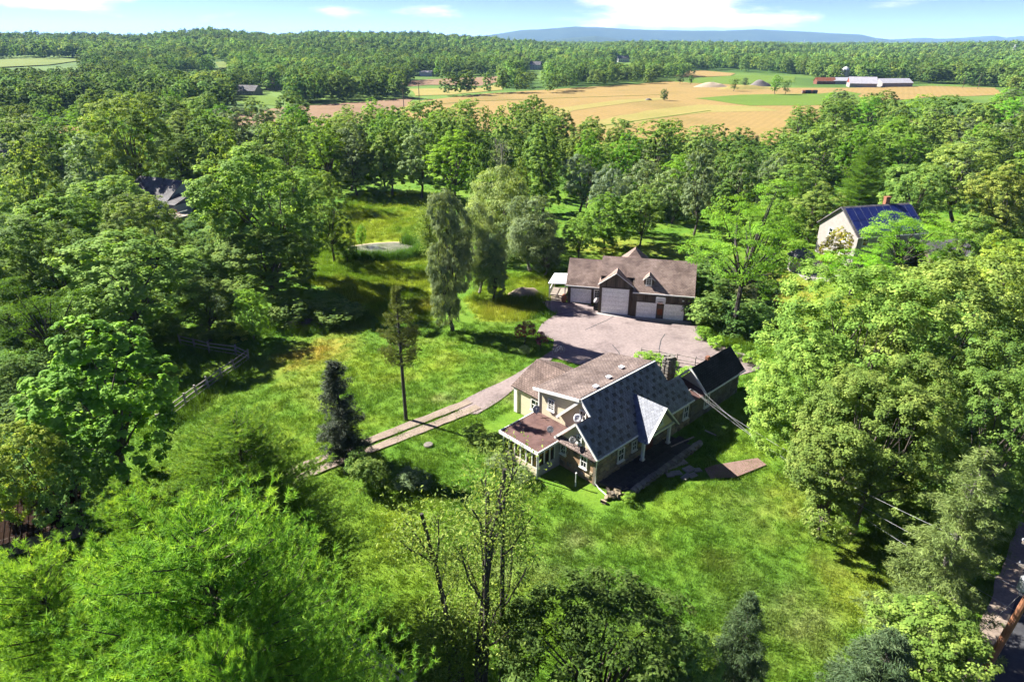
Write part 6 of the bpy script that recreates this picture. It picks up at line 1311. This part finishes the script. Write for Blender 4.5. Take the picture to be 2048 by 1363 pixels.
OPEN = [gpoly(p) for p in ([(380, 262), (560, 212), (690, 205), (830, 194), (1120, 176), (1340, 160), (1380, 152), (1330, 142), (1480, 140), (1600, 150), (1660, 165), (1860, 168), (2010, 176), (2030, 215), (1700, 320), (1100, 320), (380, 275)], [(770, 178), (860, 158), (1004, 151), (1004, 182), (900, 192), (800, 196)], [(460, 190), (530, 184), (565, 196), (565, 214), (470, 212)], [(55, 268), (145, 232), (255, 236), (200, 270)], [(640, 172), (760, 176), (800, 170), (780, 184), (650, 182)])]
def forest_pts(n, r0, r1, a0, a1):
    rr = np.sqrt(r.uniform(r0 ** 2, r1 ** 2, n)); aa = r.uniform(a0, a1, n); return rr * np.sin(aa), rr * np.cos(aa)
xs_, ys_ = [], []
for n, r0, r1, a0, a1 in ((4200, 330, 620, -.78, .78), (8200, 620, 1000, -.75, .75), (9500, 1000, 1650, -.72, .72), (5500, 1650, 2600, -.70, .72), (5000, 2600, 5200, -.1, .75)):
    x, y = forest_pts(n, r0, r1, a0, a1); xs_.append(x); ys_.append(y)
x = np.concatenate(xs_); y = np.concatenate(ys_); bad = np.zeros(len(x), bool)
for p in OPEN: bad |= inpoly(x, y, p)
z = land(x, y); dd = np.hypot(x, y); near = np.interp(np.arctan2(x, y), [-.8, -.35, -.1, .1, .3, .5, .8], [330, 360, 470, 560, 600, 560, 430]); bad |= dd < near
hs_ = r.uniform(.8, 1.25, len(x)) * (1 + .25 * (dd > 2600)); dpt = y * C_ + (CAM_H - z) * S_; pxx = CX + F_PX * x / dpt; pyb = CY + F_PX * ((CAM_H - z) * C_ - y * S_) / dpt; pyt = pyb - 14 * hs_ * F_PX / dpt; wv_ = 6.2 * F_PX / dpt
for x0, x1, y0, y1, dist in PROTECT: bad |= (dd < dist + 12) & (pxx + wv_ > x0) & (pxx - wv_ < x1) & (pyt < y1) & (pyb > y0)
for pts, d in CLEAR:
    bx0, bx1 = min(p[0] for p in pts), max(p[0] for p in pts); by0, by1 = min(p[1] for p in pts), max(p[1] for p in pts); bad |= (pxx > bx0 - 3) & (pxx < bx1 + 3) & (pyt < by1 - 2) & (pyb > by0) 
# thin out to natural spacing
ok = np.where(~bad)[0]; cell = np.where(dd < 1000, 8.5, np.where(dd < 1650, 10.5, np.where(dd < 2600, 15, 26))); seen = set(); sel = []
for i in ok:
    k = (int(x[i] // cell[i]), int(y[i] // cell[i]), int(cell[i]))
    if k in seen: continue
    seen.add(k); sel.append(i)
sel = np.array(sel); P = np.stack([x, y, z - .3], 1)[sel]; big = np.where(dd[sel] > 2600, 2.0, np.where(dd[sel] > 1650, 1.35, 1.0)); s = r.uniform(.62, 1.4, len(sel)) * big; sc = np.stack([s, s, hs_[sel] * np.where(big > 1.5, 1.15, 1.0)], 1)
leaf_inst = leaf_mat('leaf_forest', (.08, .165, .042), (.13, .235, .056), (.21, .32, .078), .38, .8, .05)
N_ = leaf_inst.node_tree.nodes; oi = [n for n in N_ if n.type == 'OBJECT_INFO'][0]; ai = N_.new('ShaderNodeAttribute'); ai.attribute_type = 'INSTANCER'; ai.attribute_name = 'gcol'
for l in list(leaf_inst.node_tree.links):
    if l.from_node == oi and l.from_socket.name == 'Color': leaf_inst.node_tree.links.new(ai.outputs['Color'], l.to_socket)
srcs = []
for K in KINDS['far'][:3] + KINDS['vfar']:
    m_ = K.crown.copy(); m_.materials.clear(); m_.materials.append(leaf_inst); srcs.append(m_)
idx = np.where(dd[sel] < 900, r.integers(0, 3, len(sel)), r.integers(3, len(srcs), len(sel)))
tv = r.uniform(.6, 1.35, (len(sel), 1)) * np.ones((1, 3)); tv = tv * (.6 + .85 * fbm(P[:, 0], P[:, 1], 90, 3, 14)[:, None]); warm = (r.random((len(sel), 1)) < .3) * r.uniform(0, .5, (len(sel), 1)); tv = tv * np.concatenate([1 + warm, 1 + warm * .35, np.ones_like(warm)], 1)
scatter('forest', srcs, P, r.uniform(0, 6.28, len(sel)), sc, idx, tv, 'dense green woodland covering the far hills and plain', 'forest')
NFOREST = len(sel)

# undergrowth filling the floor of the woods
ux, uy = [], []
for reg, n in (([(0, 300), (600, 290), (650, 380), (600, 420), (420, 640), (340, 690), (250, 700), (0, 760)], 1500), ([(600, 285), (1120, 285), (1150, 345), (1000, 335), (640, 378), (600, 360)], 500), ([(1120, 300), (1600, 300), (1640, 380), (1560, 430), (1300, 440), (1130, 390)], 700), ([(1580, 250), (2250, 260), (2250, 430), (2050, 480), (1900, 420), (1620, 360)], 1100), ([(1380, 560), (1520, 560), (1510, 690), (1400, 640)], 60), ([(1560, 700), (2100, 560), (2100, 1050), (1700, 900)], 120), ([(0, 700), (120, 700), (140, 960), (0, 1000)], 60)):
    pg = gpoly(reg); A = np.array(pg); x = r.uniform(A[:, 0].min(), A[:, 0].max(), n * 2); y = r.uniform(A[:, 1].min(), A[:, 1].max(), n * 2); k = inpoly(x, y, pg) & ~inpoly(x, y, DRIVE) & ~inpoly(x, y, MEADOW) & ~house_mask(x, y); dpt = y * C_ + CAM_H * S_; pxx = CX + F_PX * x / dpt; pyb = CY + F_PX * (CAM_H * C_ - y * S_) / dpt
    for x0, x1, y0, y1, dist in PROTECT: k &= ~((y < dist + 6) & (pxx > x0 - 4) & (pxx < x1 + 4) & (pyb > y0) & (pyb < y1 + 25))
    ux.append(x[k][:n]); uy.append(y[k][:n])
x = np.concatenate(ux); y = np.concatenate(uy); s = r.uniform(.6, 1.7, len(x)); srcs = []
for K in KINDS['shrub']:
    m_ = K.crown.copy(); m_.materials.clear(); m_.materials.append(leaf_inst); srcs.append(m_)
scatter('undergrowth', srcs, np.stack([x, y, np.full(len(x), -.1)], 1), r.uniform(0, 6.28, len(x)), np.stack([s * 1.3, s * 1.3, s], 1), r.integers(0, 3, len(x)), r.uniform(.7, 1.25, (len(x), 1)) * np.ones((1, 3)), 'bushy undergrowth covering the floor of the woods', 'undergrowth')
# grass blades
def blades(seed, n, h, spread, wd, lean):
    q = np.random.default_rng(seed); b = q.normal(0, spread, (n, 2)); a = q.uniform(0, 6.28, n); hh = h * q.uniform(.6, 1.2, n); ld = q.normal(0, lean, (n, 2)) * hh[:, None]; sx, sy = np.cos(a) * wd, np.sin(a) * wd; zero = np.zeros(n)
    V = np.stack([np.stack([b[:, 0] - sx, b[:, 1] - sy, zero - .03], 1), np.stack([b[:, 0] + sx, b[:, 1] + sy, zero - .03], 1), np.stack([b[:, 0] + ld[:, 0], b[:, 1] + ld[:, 1], hh], 1)], 1).reshape(-1, 3)
    return np_mesh('blades', V, np.arange(3 * n).reshape(n, 3), M['grass_blade'], {'tint': ('FACE', 'FLOAT', q.random(n))})
m, nt, N, L, out = nodes_of('grass_blade'); at1 = N.new('ShaderNodeAttribute'); at1.attribute_type = 'INSTANCER'; at1.attribute_name = 'gcol'; at2 = N.new('ShaderNodeAttribute'); at2.attribute_name = 'tint'; rm = ramp(N, [(0, (.75, .8, .75)), (1, (1.3, 1.25, 1.1))]); L.new(at2.outputs['Fac'], rm.inputs[0])
colr = mulrgb(N, L, at1.outputs['Color'], rm.outputs[0]); p_ = N.new('ShaderNodeBsdfPrincipled'); L.new(colr, p_.inputs['Base Color']); p_.inputs['Roughness'].default_value = .7; p_.inputs['Specular IOR Level'].default_value = .15; tr = N.new('ShaderNodeBsdfTranslucent'); L.new(colr, tr.inputs['Color']); mx = N.new('ShaderNodeMixShader'); mx.inputs[0].default_value = .35; L.new(p_.outputs[0], mx.inputs[1]); L.new(tr.outputs[0], mx.inputs[2]); L.new(mx.outputs[0], out.inputs[0])
TRK = np.array(TR)
def track_d(x, y):
    s = np.linspace(0, 1, 200); sg = np.concatenate([[0], np.cumsum(np.linalg.norm(np.diff(TRK, axis=0), axis=1))]); cx_ = np.interp(s * sg[-1], sg, TRK[:, 0]); cy_ = np.interp(s * sg[-1], sg, TRK[:, 1])
    return np.sqrt(np.min((x[:, None] - cx_) ** 2 + (y[:, None] - cy_) ** 2, 1))
def lawn_points(n, y0, y1):
    y = r.uniform(y0, y1, n); hwid = y * .86 + 14; x = r.uniform(-1, 1, n) * hwid; k = (x > LX0 + 1) & (x < LX1 - 1); x, y = x[k], y[k]
    k = ~inpoly(x, y, DRIVE) & ~house_mask(x, y); td = track_d(x, y); k &= (td < .28) | (td > 1.25); k &= ((x - POND_C[0]) / 6.4) ** 2 + ((y - POND_C[1]) / 6.2) ** 2 > 1
    rd = (x - R0[0]) * RN[0] + (y - R0[1]) * RN[1]; k &= (rd < -1.0); return x[k], y[k]
def lz(x, y): i = np.clip(((x - LX0) / LST).round().astype(int), 0, X.shape[0] - 1); j = np.clip(((y - LY0) / LST).round().astype(int), 0, X.shape[1] - 1); return Zl[i, j]
GS = [blades(300 + i, 26, .17, .16, .016, .35) for i in range(5)]; TS = [blades(320 + i, 34, .62, .26, .02, .22) for i in range(5)]
x, y = lawn_points(52000, 20, 75); c = ground_rgb(x, y); s = r.uniform(.6, 1.35, len(x)); s *= .75 + .9 * fbm(x, y, 3, 3, 88)
scatter('grass', GS, np.stack([x, y, lz(x, y)], 1), r.uniform(0, 6.28, len(x)), np.stack([s, s, s], 1), r.integers(0, 5, len(x)), c * r.uniform(.8, 1.25, (len(x), 1)), 'mown green lawn grass around the house', 'grass')
x, y = lawn_points(60000, 75, 160); mk = inpoly(x, y, MEADOW) | inpoly(x, y, MEADOW2); k = mk | (r.random(len(x)) < .25); x, y, mk = x[k], y[k], mk[k]; c = ground_rgb(x, y); s = r.uniform(.6, 1.3, len(x)) * np.where(mk, .85, .45)
scatter('meadow_grass', TS, np.stack([x, y, lz(x, y)], 1), r.uniform(0, 6.28, len(x)), np.stack([s * 1.3, s * 1.3, s], 1), r.integers(0, 5, len(x)), c * r.uniform(.8, 1.3, (len(x), 1)), 'tall yellow-green meadow grass round the pond', 'grass')
# cattails round the pond
RS_ = [blades(340 + i, 30, 1.7, .35, .03, .08) for i in range(3)]; a = r.uniform(0, 6.28, 1500); w = r.uniform(1.02, 1.35, 1500); x = POND_C[0] + POND_A * w * np.cos(a); y = POND_C[1] + POND_B * w * np.sin(a)
k = (np.sin(a) < -.25) & (np.cos(a) > -.75) | ((np.cos(a) > .35) & (r.random(1500) < .8)); x, y = x[k], y[k]; s = r.uniform(.6, 1.1, len(x)); rc = np.array([.09, .19, .022]) * r.uniform(.7, 1.3, (len(x), 1))
scatter('reeds', RS_, np.stack([x, y, np.full(len(x), -.05)], 1), r.uniform(0, 6.28, len(x)), np.stack([s, s, s], 1), r.integers(0, 3, len(x)), rc, 'bright green cattails standing along the pond edge', 'reeds')
# rank growth along fences and under the left trees
fx, fy = [], []
for pts in ([(362, 690), (472, 712), (497, 722), (418, 778), (318, 855)], [(400, 670), (640, 660), (720, 640), (760, 600)], [(1400, 655), (1510, 705)], [(1090, 640), (1060, 600), (1110, 560)]):
    q_ = [G(*p)[:2] for p in pts]
    for a_, b_ in zip(q_[:-1], q_[1:]): n = int(np.linalg.norm(b_ - a_) * 9); t = r.random(n)[:, None]; pp = a_ + (b_ - a_) * t + r.normal(0, .8, (n, 2)); fx.append(pp[:, 0]); fy.append(pp[:, 1])
x = np.concatenate(fx); y = np.concatenate(fy); k = ~inpoly(x, y, DRIVE); x, y = x[k], y[k]; s = r.uniform(.6, 1.5, len(x)); c = ground_rgb(x, y)
scatter('weeds', TS, np.stack([x, y, lz(x, y)], 1), r.uniform(0, 6.28, len(x)), np.stack([s, s, s], 1), r.integers(0, 5, len(x)), c * r.uniform(.7, 1.2, (len(x), 1)), 'rank weeds along the fences and lawn edges', 'weeds')
# brush pile under the dark tree
bp = empty('brush_pile', G(615, 650)); tag(bp, 'grey heap of cut branches under the dark meadow trees', 'brush pile'); q = random.Random(3)
for k in range(70):
    a = q.uniform(0, 6.28); d = q.uniform(0, 1); p = np.array([3.2 * d * math.cos(a), 1.4 * d * math.sin(a), .15 + (1 - d) * q.uniform(0, .9)]); v = np.array([q.uniform(-1, 1), q.uniform(-.6, .6), q.uniform(-.25, .25)]) * q.uniform(.6, 1.3); MB().tube([p - v, p + (0, 0, .06), p + v], [.05, .04, .02], 4).build('branch', M['brush'], bp)

# ------------------------------------------------------------------ summer haze: even, thin air round everything
m, nt, N, L, out = nodes_of('haze_air'); pv = N.new('ShaderNodeVolumePrincipled'); pv.inputs['Color'].default_value = (.36, .62, 1.0, 1); pv.inputs['Density'].default_value = HAZE; pv.inputs['Anisotropy'].default_value = 0.0; L.new(pv.outputs[0], out.inputs['Volume'])
hz = MB().box(-14200, 14200, -14200, 14200, float(gz.min()) - 1, 205).build('haze', m); tag(hz, 'thin blue summer haze over the valley', 'haze', None, 'stuff')
